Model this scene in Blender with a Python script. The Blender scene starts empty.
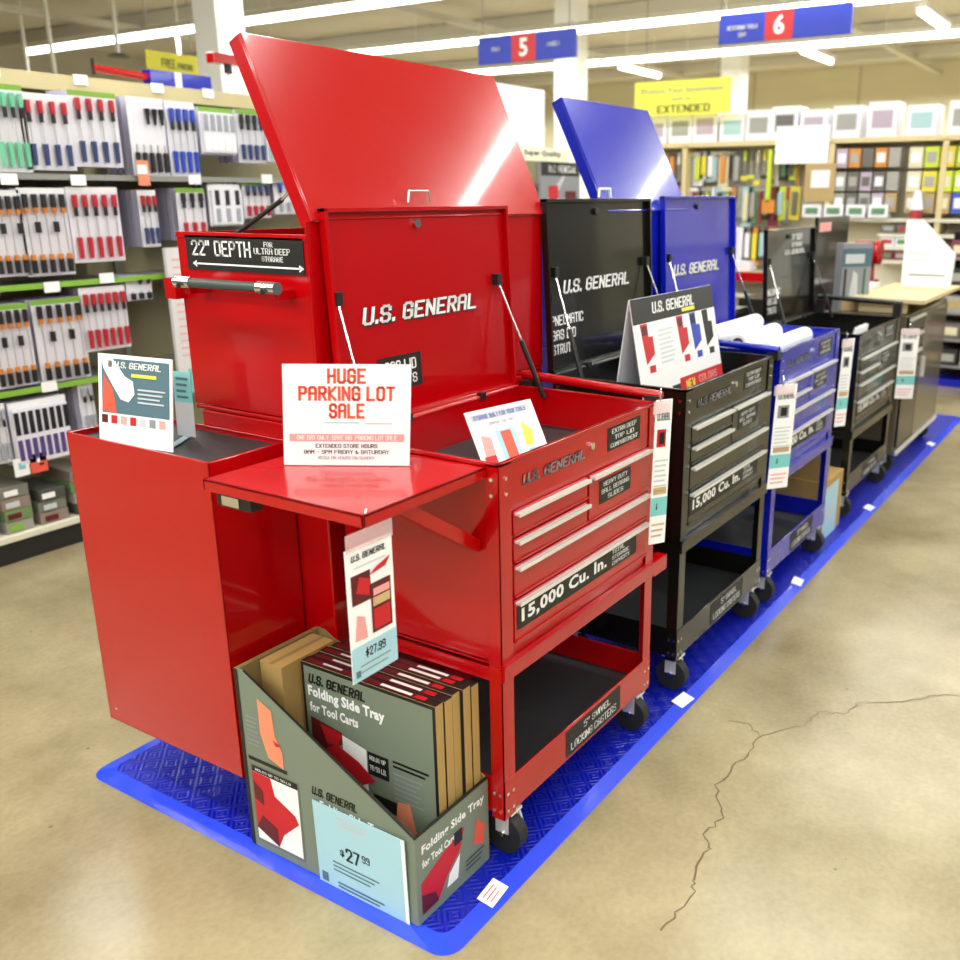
import bpy, math, random
from mathutils import Vector, Matrix
random.seed(7)
SC = bpy.context.scene
COL = SC.collection
PI = math.pi

# ---------------------------------------------------------------- camera, world, light, exposure
cam_d = bpy.data.cameras.new('camera'); cam = bpy.data.objects.new('camera', cam_d); COL.objects.link(cam)
cam_d.sensor_width = 36; cam_d.lens = 942.68 / 960 * 36
cam_d.shift_x = -(555.63 - 480) / 960; cam_d.shift_y = (484.26 - 480) / 960
cam_d.clip_start = .05; cam_d.clip_end = 100
_p, _t = .2965, .5596
F = Vector((math.cos(_t) * math.cos(_p), math.sin(_t) * math.cos(_p), -math.sin(_p)))
R = Vector((math.sin(_t), -math.cos(_t), 0)); U = R.cross(F)
cam.matrix_world = Matrix.Translation((-1.5309, -1.0992, 1.5332)) @ Matrix((R, U, -F)).transposed().to_4x4()
cam_d.dof.use_dof = True; cam_d.dof.focus_distance = 2.25; cam_d.dof.aperture_fstop = 3.2
SC.camera = cam
SC.view_settings.view_transform = 'Standard'; SC.view_settings.look = 'None'
SC.view_settings.gamma = 1; SC.view_settings.use_curve_mapping = False
SC.view_settings.exposure = 0.1
W = bpy.data.worlds.new('world'); SC.world = W; W.use_nodes = True
W.node_tree.nodes['Background'].inputs[0].default_value = (.97, 1.0, .98, 1)
W.node_tree.nodes['Background'].inputs[1].default_value = .13

def area(name, loc, sx, sy, power, col=(.985, 1, .975), rot=(0, 0, 0)):
    d = bpy.data.lights.new(name, 'AREA'); d.shape = 'RECTANGLE'; d.size = sx; d.size_y = sy; d.energy = power; d.color = col
    o = bpy.data.objects.new(name, d); COL.objects.link(o); o.location = loc; o.rotation_euler = rot; return o
ROWS = [(-5.6, -6, 7), (-3.3, -6, 7), (-1.0, -6, 5.5), (1.3, -6, 5.5), (3.6, -6, 5.5), (5.9, -6, 11.4), (8.2, -6, 12), (10.6, -6, 11.5), (12.9, -6, 12), (15.2, -6, 12)]  # rearmost row and farthest two are added fill for cart faces and back wall
for (x, y0, y1) in ROWS:
    area('strip_or_fill_light', (x, (y0 + y1) / 2, 3.24), .16, y1 - y0, (28 if x < -2 else 26 if x > 12 else 16) * (y1 - y0))

# ---------------------------------------------------------------- materials
def lin(h):
    h = h.lstrip('#'); c = [int(h[i:i + 2], 16) / 255 for i in (0, 2, 4)]
    return tuple((v / 12.92 if v <= .04045 else ((v + .055) / 1.055) ** 2.4) for v in c) + (1,)
MC = {}
def mat(name, hexc, rough=.5, metal=0, coat=0, emit=0, bump=0, bscale=200, spec=.5, var=0.0, vscale=6, alpha=1, ior=None):
    if name in MC: return MC[name]
    m = bpy.data.materials.new(name); m.use_nodes = True; nt = m.node_tree; b = nt.nodes['Principled BSDF']
    c = lin(hexc)
    b.inputs['Base Color'].default_value = c; b.inputs['Roughness'].default_value = rough
    b.inputs['Metallic'].default_value = metal; b.inputs['Coat Weight'].default_value = coat
    b.inputs['Coat Roughness'].default_value = .06
    b.inputs['Specular IOR Level'].default_value = spec
    if emit: b.inputs['Emission Color'].default_value = c; b.inputs['Emission Strength'].default_value = emit
    if alpha < 1: b.inputs['Alpha'].default_value = alpha
    tc = nt.nodes.new('ShaderNodeTexCoord')
    n = nt.nodes.new('ShaderNodeTexNoise'); n.inputs['Scale'].default_value = vscale; n.inputs['Detail'].default_value = 3
    nt.links.new(tc.outputs['Object'], n.inputs['Vector'])
    r = nt.nodes.new('ShaderNodeMapRange'); r.inputs[3].default_value = max(rough - .04, .02); r.inputs[4].default_value = rough + .04
    nt.links.new(n.outputs['Fac'], r.inputs[0]); nt.links.new(r.outputs[0], b.inputs['Roughness'])
    if var:
        mx = nt.nodes.new('ShaderNodeMixRGB'); mx.inputs[1].default_value = tuple(v * (1 - var) for v in c[:3]) + (1,)
        mx.inputs[2].default_value = tuple(min(1, v * (1 + var)) for v in c[:3]) + (1,)
        nt.links.new(n.outputs['Fac'], mx.inputs[0]); nt.links.new(mx.outputs[0], b.inputs['Base Color'])
    if bump:
        n2 = nt.nodes.new('ShaderNodeTexNoise'); n2.inputs['Scale'].default_value = bscale
        nt.links.new(tc.outputs['Object'], n2.inputs['Vector'])
        bp = nt.nodes.new('ShaderNodeBump'); bp.inputs['Strength'].default_value = bump; bp.inputs['Distance'].default_value = .002
        nt.links.new(n2.outputs['Fac'], bp.inputs['Height']); nt.links.new(bp.outputs[0], b.inputs['Normal'])
    MC[name] = m; return m
RED = mat('red_paint', '#ae0006', .22, spec=.3, coat=.5, bump=.05, bscale=5)
BLUE = mat('blue_paint', '#0a1aac', .22, spec=.35, coat=.6, bump=.05, bscale=5)
BLACK = mat('black_paint', '#12110d', .25, spec=.3, coat=.4, bump=.05, bscale=5)
GREY = mat('grey_brown_paint', '#5e5646', .2, coat=.5)
LINER = mat('black_rubber_liner', '#26282a', .55, bump=.3, bscale=400)
SILV = mat('brushed_aluminium', '#ecece8', .35, metal=.45)
CHROME = mat('chrome', '#e8e8e8', .12, metal=1)
PLAST = mat('black_plastic', '#161616', .4)
RUB = mat('dark_rubber', '#1d1d1d', .7)
INK = mat('ink_black', '#14130f', .5)
WHITE = mat('paper_white', '#f2f2f0', .45)
WGLOSS = mat('gloss_white_card', '#f4f4f4', .2, coat=.4)
CARD = mat('kraft_cardboard', '#b08f52', .8, bump=.15, bscale=60, var=.06)
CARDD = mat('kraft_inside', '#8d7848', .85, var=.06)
SAGE = mat('sage_print', '#75806f', .5)
DSAGE = mat('dark_sage_print', '#6b705a', .5)
INKR = mat('ink_red', '#c31622', .5); INKO = mat('ink_orange', '#e0573f', .5); INKS = mat('ink_salmon', '#e58b68', .5)
INKDR = mat('ink_dark_red', '#5d1018', .5); INKPK = mat('ink_pink', '#e9a09a', .5)
INKB = mat('ink_blue', '#2a41ad', .5); INKG = mat('ink_grey', '#8a8c90', .5); INKLG = mat('ink_light_grey', '#c3c7c9', .5)
INKC = mat('ink_pale_blue', '#a6cfdc', .4); INKT = mat('ink_teal_slate', '#53707c', .4); INKY = mat('ink_yellow', '#e3d64a', .5)
INKTQ = mat('ink_turquoise', '#7cc6c4', .5); INKTN = mat('ink_tan', '#c9a877', .5)
WOOD = mat('pale_board', '#cdb98c', .55, var=.08, vscale=12)

# ---------------------------------------------------------------- mesh helpers
class M:
    def __init__(s): s.v = []; s.f = []; s.m = []; s.sm = []; s.mats = []
    def mi(s, m):
        if m not in s.mats: s.mats.append(m)
        return s.mats.index(m)
    def add(s, vs, fs, m, smooth=False):
        k = len(s.v); s.v += [tuple(v) for v in vs]; i = s.mi(m)
        for f in fs: s.f.append([k + a for a in f]); s.m.append(i); s.sm.append(smooth)
        return s
    def box(s, x0, y0, z0, x1, y1, z1, m):
        vs = [(x, y, z) for z in (z0, z1) for y in (y0, y1) for x in (x0, x1)]
        return s.add(vs, [(0, 2, 3, 1), (4, 5, 7, 6), (0, 1, 5, 4), (2, 6, 7, 3), (0, 4, 6, 2), (1, 3, 7, 5)], m)
    def cyl(s, p, q, r, m, n=16, r2=None, caps=True):
        p = Vector(p); q = Vector(q); d = (q - p).normalized(); r2 = r if r2 is None else r2
        a = d.orthogonal().normalized(); b = d.cross(a)
        k = [(a * math.cos(2 * PI * i / n) + b * math.sin(2 * PI * i / n)) for i in range(n)]
        vs = [p + e * r for e in k] + [q + e * r2 for e in k]
        s.add(vs, [(i, (i + 1) % n, n + (i + 1) % n, n + i) for i in range(n)], m, True)
        if caps: s.add(vs, [tuple(range(n))[::-1], tuple(range(n, 2 * n))], m)
        return s
    def prism(s, pts, ext, m):
        e = Vector(ext); n = len(pts); vs = [Vector(p) for p in pts]; vs += [v + e for v in vs]
        return s.add(vs, [tuple(range(n))[::-1], tuple(range(n, 2 * n))] + [(i, (i + 1) % n, n + (i + 1) % n, n + i) for i in range(n)], m)
    def obox(s, o, u, v, w, m):      # oriented box from corner o with edge vectors
        o, u, v, w = map(Vector, (o, u, v, w))
        vs = [o + u * a + v * b + w * c for c in (0, 1) for b in (0, 1) for a in (0, 1)]
        return s.add(vs, [(0, 2, 3, 1), (4, 5, 7, 6), (0, 1, 5, 4), (2, 6, 7, 3), (0, 4, 6, 2), (1, 3, 7, 5)], m)
    def tube(s, pts, r, m, n=8):
        for a, b in zip(pts, pts[1:]): s.cyl(a, b, r, m, n)
        return s
    def mesh(s, name):
        me = bpy.data.meshes.new(name); me.from_pydata(s.v, [], s.f)
        for m in s.mats: me.materials.append(m)
        me.polygons.foreach_set('material_index', s.m); me.polygons.foreach_set('use_smooth', s.sm); me.update(); return me
    def build(s, name, parent=None, bevel=0, **kw):
        o = bpy.data.objects.new(name, s.mesh(name)); COL.objects.link(o)
        if parent: o.parent = parent
        if bevel:
            b = o.modifiers.new('bevel', 'BEVEL'); b.width = bevel; b.segments = 2; b.limit_method = 'ANGLE'; b.angle_limit = .9
        for k, v in kw.items(): o[k] = v
        return o
def root(name, label, cat, loc=(0, 0, 0), rz=0, group=None):
    o = bpy.data.objects.new(name, None); COL.objects.link(o); o.empty_display_size = .1
    o.location = loc; o.rotation_euler = (0, 0, rz); o['label'] = label; o['category'] = cat
    if group: o['group'] = group
    return o
def tag(o, label, cat, group=None):
    o['label'] = label; o['category'] = cat
    if group: o['group'] = group
    return o
def struct(name, m, parent=None, bevel=0):
    o = m.build(name, parent, bevel)
    if not parent: o['kind'] = 'structure'
    return o
def copy_tree(o, parent=None):
    c = o.copy(); COL.objects.link(c)
    if parent: c.parent = parent
    for ch in list(o.children): copy_tree(ch, c)
    return c

TXT = {}
GL = {k: v for k, v in (p.split('=', 1) for p in """A=00 07 18 38 47 40|04 44;B=00 08 38 47 45 34 04|34 43 41 30 00;C=46 47 38 18 07 01 10 30 41 42;D=00 08 38 47 41 30 00;E=48 08 00 40|04 34;F=48 08 00|04 34;G=46 47 38 18 07 01 10 30 41 44 24;H=00 08|40 48|04 44;I=00 08;J=48 41 30 10 01;K=00 08|48 04 40;L=08 00 40;M=00 08 24 48 40;N=00 08 40 48;O=07 18 38 47 41 30 10 01 07;P=00 08 38 47 45 34 04;Q=07 18 38 47 41 30 10 01 07|22 40;R=00 08 38 47 45 34 04|24 40;S=46 47 38 18 07 05 14 34 43 41 30 10 01 02;T=08 48|28 20;U=08 01 10 30 41 48;V=08 20 48;W=08 10 24 30 48;X=00 48|08 40;Y=08 24 48|24 20;Z=08 48 00 40;0=07 18 38 47 41 30 10 01 07;1=06 28 20;2=06 07 18 38 47 45 00 40;3=07 18 38 47 45 34 24|34 43 41 30 10 01;4=30 38 02 42;5=48 08 05 35 44 41 30 10 01;6=46 47 38 18 07 01 10 30 41 43 34 04;7=08 48 10;8=14 05 07 18 38 47 45 34 14 03 01 10 30 41 43 34;9=01 10 30 41 47 38 18 07 05 14 44;a=06 36 45 40 10 01 02 13 43;c=45 36 16 05 01 10 30 41;d=48 40 10 01 05 16 46;e=03 43 45 36 16 05 01 10 40;f=20 27 38 48|06 46;g=40 10 01 05 16 46 4y 3z 0z;h=00 08|05 16 36 45 40;i=00 06|07 08;l=00 08;m=00 06|05 16 26 20|26 36 45 40;n=00 06|05 16 36 45 40;o=05 16 36 45 41 30 10 01 05;p=0z 06 36 45 41 30 00;q=4z 46 16 05 01 10 40;r=00 06|05 16 46;s=45 36 16 05 04 13 33 42 41 30 10 01;t=28 21 30 40|06 46;u=06 01 10 30 41|46 40;v=06 20 46;w=06 10 23 30 46;x=06 40|00 46;y=06 01 10 40|46 4y 3z 0z;.=00 01;,=01 0y;-=14 34;\"=06 08|26 28;&=40 06 17 26 02 10 30 43;$=46 36 16 05 14 34 43 32 02|29 2y""".split(';'))}
def text_mesh(s, bold, res=2):
    k = (s, bold)
    if k in TXT: return TXT[k]
    if len(s) == 1 or any(c.islower() for c in s):
        cu = bpy.data.curves.new('t', 'FONT'); cu.body = s; cu.resolution_u = 2; cu.offset = .012 + bold * .8; cu.fill_mode = 'FRONT'
        cu.space_character = 1.06
        o = bpy.data.objects.new('t', cu); COL.objects.link(o)
        dg = bpy.context.evaluated_depsgraph_get(); dg.update()
        me = bpy.data.meshes.new_from_object(o.evaluated_get(dg))
        vs = [(v.co.x, v.co.y) for v in me.vertices]; fs = [tuple(p.vertices) for p in me.polygons]
        bpy.data.objects.remove(o); bpy.data.curves.remove(cu); bpy.data.meshes.remove(me)
        x0 = min(v[0] for v in vs); x1 = max(v[0] for v in vs); y0 = min(v[1] for v in vs); y1 = max(v[1] for v in vs)
        TXT[k] = ([((a - x0) / (x1 - x0), (b - y0) / (y1 - y0)) for a, b in vs], fs, (x1 - x0) / (y1 - y0)); return TXT[k]
    st = .12 + bold * 1.6; gw = .43; V = []; Fc = []; x = 0
    yv = {'y': -1, 'z': -2}
    for ch in s:
        if ch == ' ': x += .34; continue
        gl = GL[ch]; wd = 0
        for pl in gl.split('|'):
            q = [(int(a[0]) / 4 * gw, (yv[a[1]] if a[1] in yv else int(a[1])) / 8) for a in pl.split(' ')]
            wd = max([wd] + [a[0] for a in q])
            for (ax, ay), (bx_, by) in zip(q, q[1:]):
                l = math.hypot(bx_ - ax, by - ay) or 1; dx, dy = (bx_ - ax) / l * st / 2, (by - ay) / l * st / 2
                n = len(V); e = .9
                V += [(x + ax - dx * e - dy, ay - dy * e + dx), (x + ax - dx * e + dy, ay - dy * e - dx), (x + bx_ + dx * e + dy, by + dy * e - dx), (x + bx_ + dx * e - dy, by + dy * e + dx)]
                Fc.append((n, n + 1, n + 2, n + 3))
        x += wd + st + .07
    x0 = min(v[0] for v in V); x1 = max(v[0] for v in V); y0 = -st / 2; y1 = 1 + st / 2
    if all(c in '.,' for c in s): pass
    TXT[k] = ([((a - x0) / (x1 - x0), (b - y0) / (y1 - y0)) for a, b in V], Fc, (x1 - x0) / (y1 - y0)); return TXT[k]

class G:
    """flat printed artwork on a plane: o = lower-left corner, u right, v up (unit vectors)"""
    def __init__(s, m, o, u, v, step=.0006):
        s.M = m; s.o = Vector(o); s.u = Vector(u).normalized(); s.v = Vector(v).normalized(); s.n = s.u.cross(s.v).normalized(); s.st = step
    def P(s, x, y, k=0): return s.o + s.u * x + s.v * y + s.n * (s.st * k)
    def panel(s, x0, y0, x1, y1, t, m):     # solid card behind the print
        s.M.obox(s.P(x0, y0) - s.n * t, s.u * (x1 - x0), s.v * (y1 - y0), s.n * t, m); return s
    def poly(s, pts, m, k=1): s.M.add([s.P(a, b, k) for a, b in pts], [tuple(range(len(pts)))], m); return s
    def rect(s, x0, y0, x1, y1, m, k=1): return s.poly([(x0, y0), (x1, y0), (x1, y1), (x0, y1)], m, k)
    def text(s, t, x, y, h, w=None, m=None, k=2, bold=.015, shear=0, align='l', maxw=None):
        vs, fs, ar = text_mesh(t, bold)
        w = w or h * ar
        if maxw: w = min(w, maxw)
        if align == 'c': x -= w / 2
        if align == 'r': x -= w
        s.M.add([s.P(x + a * w + b * h * shear, y + b * h, k) for a, b in vs], fs, m or INK); return s
    def lines(s, x0, y0, x1, n, dy, h, m, k=1):        # unreadable small print as thin rules
        for i in range(n): s.rect(x0, y0 - i * dy, x1 - (i * 37 % 5) * (x1 - x0) * .05, y0 - i * dy + h, m, k)
        return s

# ---------------------------------------------------------------- floor and shell
fm = mat('polished_concrete', '#b3a27c', .22, spec=.5)
nt = fm.node_tree; b = nt.nodes['Principled BSDF']
tc = nt.nodes.new('ShaderNodeTexCoord'); n1 = nt.nodes.new('ShaderNodeTexNoise'); n1.inputs['Scale'].default_value = 1.6; n1.inputs['Detail'].default_value = 8; n1.inputs['Roughness'].default_value = .6
n2 = nt.nodes.new('ShaderNodeTexNoise'); n2.inputs['Scale'].default_value = 60; n2.inputs['Detail'].default_value = 4
cr = nt.nodes.new('ShaderNodeValToRGB'); cr.color_ramp.elements[0].position = .3; cr.color_ramp.elements[0].color = lin('#887a58'); cr.color_ramp.elements[1].position = .72; cr.color_ramp.elements[1].color = lin('#bdaf8a')
mx = nt.nodes.new('ShaderNodeMixRGB'); mx.blend_type = 'MULTIPLY'; mx.inputs[0].default_value = .3
nt.links.new(tc.outputs['Object'], n1.inputs['Vector']); nt.links.new(tc.outputs['Object'], n2.inputs['Vector'])
nt.links.new(n1.outputs['Fac'], cr.inputs[0]); nt.links.new(cr.outputs[0], mx.inputs[1]); nt.links.new(n2.outputs['Fac'], mx.inputs[2]); nt.links.new(mx.outputs[0], b.inputs['Base Color'])
rr = nt.nodes.new('ShaderNodeMapRange'); rr.inputs[3].default_value = .12; rr.inputs[4].default_value = .34
nt.links.new(n1.outputs['Fac'], rr.inputs[0]); nt.links.new(rr.outputs[0], b.inputs['Roughness'])
vo = nt.nodes.new('ShaderNodeTexVoronoi'); vo.inputs['Scale'].default_value = 7; nt.links.new(tc.outputs['Object'], vo.inputs['Vector'])
sp_ = nt.nodes.new('ShaderNodeValToRGB'); sp_.color_ramp.elements[0].position = .02; sp_.color_ramp.elements[0].color = (.25, .2, .13, 1); sp_.color_ramp.elements[1].position = .045; sp_.color_ramp.elements[1].color = (1, 1, 1, 1)
nt.links.new(vo.outputs['Distance'], sp_.inputs[0])
mx2 = nt.nodes.new('ShaderNodeMixRGB'); mx2.blend_type = 'MULTIPLY'; mx2.inputs[0].default_value = .6
nt.links.new(mx.outputs[0], mx2.inputs[1]); nt.links.new(sp_.outputs[0], mx2.inputs[2]); nt.links.new(mx2.outputs[0], b.inputs['Base Color'])
bp = nt.nodes.new('ShaderNodeBump'); bp.inputs['Strength'].default_value = .06; bp.inputs['Distance'].default_value = .003
nt.links.new(n2.outputs['Fac'], bp.inputs['Height']); nt.links.new(bp.outputs[0], b.inputs['Normal'])
CRK = mat('crack_dark', '#6e5f43', .8)  # dark brown of the thin floor crack strips
m = M(); m.box(-8, -7, -.1, 17, 14, 0, fm)
def crack(pts, w):
    r = random.Random(3); q = [Vector((a, b_, .0008)) for a, b_ in pts]; out = []
    for a, b_ in zip(q, q[1:]):
        for i in range(6):
            p = a.lerp(b_, i / 6); out.append(p + Vector((r.uniform(-.007, .007), r.uniform(-.007, .007), 0)))
    out.append(q[-1]); L = []; Rr = []
    for i, p in enumerate(out):
        d = (out[min(i + 1, len(out) - 1)] - out[max(i - 1, 0)]).normalized(); nn = Vector((-d.y, d.x, 0)) * w * r.uniform(.5, 1.3)
        L.append(p + nn); Rr.append(p - nn)
    n = len(out); m.add(L + Rr, [(i, n + i, n + i + 1, i + 1) for i in range(n - 1)], CRK)
crack([(.02, -.40), (.161, -.414), (.204, -.39), (.324, -.381), (.366, -.353), (.451, -.363), (.579, -.294), (.736, -.308), (.876, -.312), (1.005, -.4), (1.102, -.411), (1.137, -.488), (1.232, -.503), (1.296, -.615), (1.409, -.706), (1.47, -.83), (1.7, -1.2)], .0024)
crack([(.876, -.312), (.92, -.25), (.902, -.195)], .0014)
struct('floor', m)
CEIL = mat('ceiling_panels', '#cfc9bb', .9); WALLC = mat('cream_wall', '#d9d3b4', .8); WALLG = mat('grey_wall', '#b5b0a2', .85)
WHP = mat('white_column_paint', '#f1f0ec', .5); SEAM = mat('panel_seam', '#b3ae98', .8)
m = M(); m.box(-8, -7, 3.78, 17, 14, 3.9, CEIL); struct('ceiling', m)
m = M(); m.box(17, -7, 0, 17.2, 14, 3.78, WALLC)
for y in range(-6, 14, 2): m.box(16.99, y, 0, 17, y + .03, 3.78, SEAM)
struct('wall_back', m)
m = M(); m.box(-8, 14, 0, 17, 14.2, 3.78, WALLG); struct('wall_left', m)
BEAM = mat('pale_beam_paint', '#c9c4b6', .7)
k = 0
for x in (6.9, 9.6, 12.6, 15.0):
    m = M(); m.box(x, -6.9, 3.62, x + .12, 13.9, 3.77, BEAM); k += 1; struct('trim_%d' % k, m)
for y in (2.6, 6.6, 10.4):
    m = M(); m.box(5, y, 3.54, 16.9, y + .1, 3.61, BEAM); k += 1; struct('trim_%d' % k, m)

# fluorescent rows
TUBE = mat('lit_tube', '#fbfff6', .5, emit=7); HOUS = mat('light_housing', '#e8e6e0', .5)
def strip(x, y0, y1, label, grp='long rows of strip lights'):
    r = root('strip_or_fill_light', label, 'strip light', (x, y0, 3.3), 0, grp)
    a = M(); a.box(-.06, 0, 0, .06, y1 - y0, .05, HOUS); a.build('housing', r)
    t = M(); t.cyl((0, .02, -.03), (0, y1 - y0 - .02, -.03), .035, TUBE, 10); t.build('fluorescent_tube', r)
    c = M(); y = .5
    while y < y1 - y0: c.cyl((0, y, .05), (0, y, .48), .006, HOUS, 6); y += 2.5
    c.build('suspension_cable', r)
strip(5.9, -6, 11.4, 'nearest visible long row of strip lights, ending above the hanging screwdriver packs')
strip(8.2, -6, 12, 'middle long row of strip lights, passing behind aisle sign 5')
strip(10.6, -6, 11.5, 'farthest long row of strip lights, running under aisle sign 6')
for x, y0, y1 in ROWS[:5]: strip(x, y0, y1, 'long row of strip lights overhead out of view', 'strip light rows behind the camera')  # first row here is an added one, lighting faces turned to the camera
for x, y, l in ((11.1, 5.75, 'short strip light left of the 6 sign, under the far row'), (10.95, 3.1, 'short strip light just below the aisle sign numbered 6'), (9.0, 1.28, 'short strip light at the top right corner beyond the 6 sign')):
    r = root('short_strip_light', l, 'strip light', (x, y, 3.3), 0, 'short cross strip lights')
    a = M(); a.box(0, -.06, 0, 1.25, .06, .05, HOUS); a.build('housing', r)
    a = M(); a.cyl((.2, 0, .05), (.2, 0, .48), .006, HOUS, 6); a.cyl((1.05, 0, .05), (1.05, 0, .48), .006, HOUS, 6); a.build('suspension_cable', r)
    t = M(); t.cyl((.02, 0, -.03), (1.23, 0, -.03), .035, TUBE, 10); t.build('fluorescent_tube', r)

for x, y, w, l in ((3.66, 5.1, .26, 'thick white column rising behind the left pegboard shelving'), (9.0, 5.28, .3, 'slim white column behind the aisle sign numbered 5'), (12.0, 4.4, .3, 'white column farthest right, left of the cream back wall')):
    m = M(); m.box(x - w / 2, y - w / 2, 0, x + w / 2, y + w / 2, 3.77, WHP); m.box(x - w / 2 - .03, y - w / 2 - .03, 0, x + w / 2 + .03, y + w / 2 + .03, .3, WHP)
    tag(m.build('support_column', bevel=.01), l, 'column', 'white support columns')

# ---------------------------------------------------------------- blue floor mat
bm_ = mat('blue_ribbed_rubber', '#0819a4', .3)
nt = bm_.node_tree; b = nt.nodes['Principled BSDF']
tc = nt.nodes.new('ShaderNodeTexCoord'); hs = []
chk = nt.nodes.new('ShaderNodeTexChecker'); chk.inputs['Scale'].default_value = 26; nt.links.new(tc.outputs['Object'], chk.inputs['Vector'])
for sgn in (1, -1):
    mp = nt.nodes.new('ShaderNodeMapping'); mp.inputs['Rotation'].default_value = (0, 0, sgn * PI / 4); nt.links.new(tc.outputs['Object'], mp.inputs[0])
    w = nt.nodes.new('ShaderNodeTexWave'); w.inputs['Scale'].default_value = 24; nt.links.new(mp.outputs[0], w.inputs[0]); hs.append(w)
mxx = nt.nodes.new('ShaderNodeMixRGB'); nt.links.new(chk.outputs['Fac'], mxx.inputs[0]); nt.links.new(hs[0].outputs['Fac'], mxx.inputs[1]); nt.links.new(hs[1].outputs['Fac'], mxx.inputs[2])
bp = nt.nodes.new('ShaderNodeBump'); bp.inputs['Strength'].default_value = .8; bp.inputs['Distance'].default_value = .003
nt.links.new(mxx.outputs[0], bp.inputs['Height']); nt.links.new(bp.outputs[0], b.inputs['Normal'])
BEDGE = mat('smooth_blue_rubber_sheen', '#2444e0', .25, coat=.5)  # edge rubber's reflected sheen put into a paler blue than the ribbed top
m = M()
def rrect(x0, y0, x1, y1, r, z, n=6):
    out = []
    for cx, cy, a0 in ((x1 - r, y1 - r, 0), (x0 + r, y1 - r, 90), (x0 + r, y0 + r, 180), (x1 - r, y0 + r, 270)):
        for i in range(n + 1): a = math.radians(a0 + 90 * i / n); out.append((cx + r * math.cos(a), cy + r * math.sin(a), z))
    return out
A_ = rrect(-.30, -.065, 5.7, 1.2, .05, .001); B_ = rrect(-.255, -.022, 5.655, 1.155, .03, .012); n = len(A_)
m.add(A_ + B_, [(i, (i + 1) % n, n + (i + 1) % n, n + i) for i in range(n)], BEDGE)
m.add(B_, [tuple(range(n))], bm_)
tag(m.build('floor_mat'), 'long bright blue ribbed rubber mat under the row of tool carts', 'mat')
for i, (x, y, l) in enumerate(((-.09, -.03, 'white price sticker on the mat edge nearest the display box of trays'), (.93, -.035, 'white price sticker on the mat edge by the black cart front wheel'), (2.06, -.032, 'white price sticker on the mat edge in front of the blue cart'), (3.2, -.03, 'white price sticker on the mat edge by the second black cart'), (4.73, -.028, 'farthest white price sticker on the mat edge'))):
    a = random.Random(i).uniform(-.15, .15); m = M()
    u = Vector((math.cos(a), math.sin(a), 0)); v = Vector((-math.sin(a) * .97, math.cos(a) * .97, .24))
    g = G(m, Vector((x, y, .012)) - u * .04 - v.normalized() * .02, u, v); g.panel(0, 0, .075, .042, .001, WHITE); g.lines(.01, .03, .06, 3, .01, .003, INKO if i == 0 else INKLG)
    tag(m.build('price_sticker'), l, 'sticker', 'white stickers along the mat edge')

# ---------------------------------------------------------------- carts
def caster(parent, x, y, brake, side=1):
    m = M(); m.box(x - .022, y - .03, .115, x + .022, y + .03, .122, SILV); m.box(x - .022, y - .018, .06, x - .018, y + .018, .118, SILV); m.box(x + .018, y - .018, .06, x + .022, y + .018, .118, SILV)
    m.cyl((x - .026, y, .058), (x + .026, y, .058), .007, CHROME, 8)
    o = m.build('caster', parent)
    w = M(); w.cyl((x - .017, y, .052), (x + .017, y, .052), .051, RUB, 20); w.build('wheel', o)
    if brake:
        l = M(); l.prism([(x + .024, y - .012, .12), (x + .024, y + .012, .12), (x + .034, y - .006, .055), (x + .034, y - .03, .045)], (.006, 0, 0), SILV); l.build('brake_lever', o)
def logo(g, x, y, h, w, front=WHITE, edge=INK, k=1):
    if edge: g.text('U.S. GENERAL', x + .003, y - .004, h * 1.04, w, edge, k, .05, .25)
    g.text('U.S. GENERAL', x, y, h, w, front, k + 1, .03, .25)
FR = ((1, 0, 0), (0, 0, 1))     # u,v for a face looking at -Y

def sticker(parent, x0, z0, x1, z1, rows, y=-.004, bg=INK, fg=WHITE, slant=0):
    """rows: (text, x, z, h, w) in sticker fractions"""
    m = M(); w = x1 - x0; h = z1 - z0; g = G(m, (x0, y, z0), *FR); g.panel(0, 0, w, h, .002, bg)
    for t, a, b_, c, d in rows: g.text(t, a * w, b_ * h, c * h, d * w, fg, 1, .03 if len(rows) > 3 else .012)
    return m.build('sticker', parent)

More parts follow.
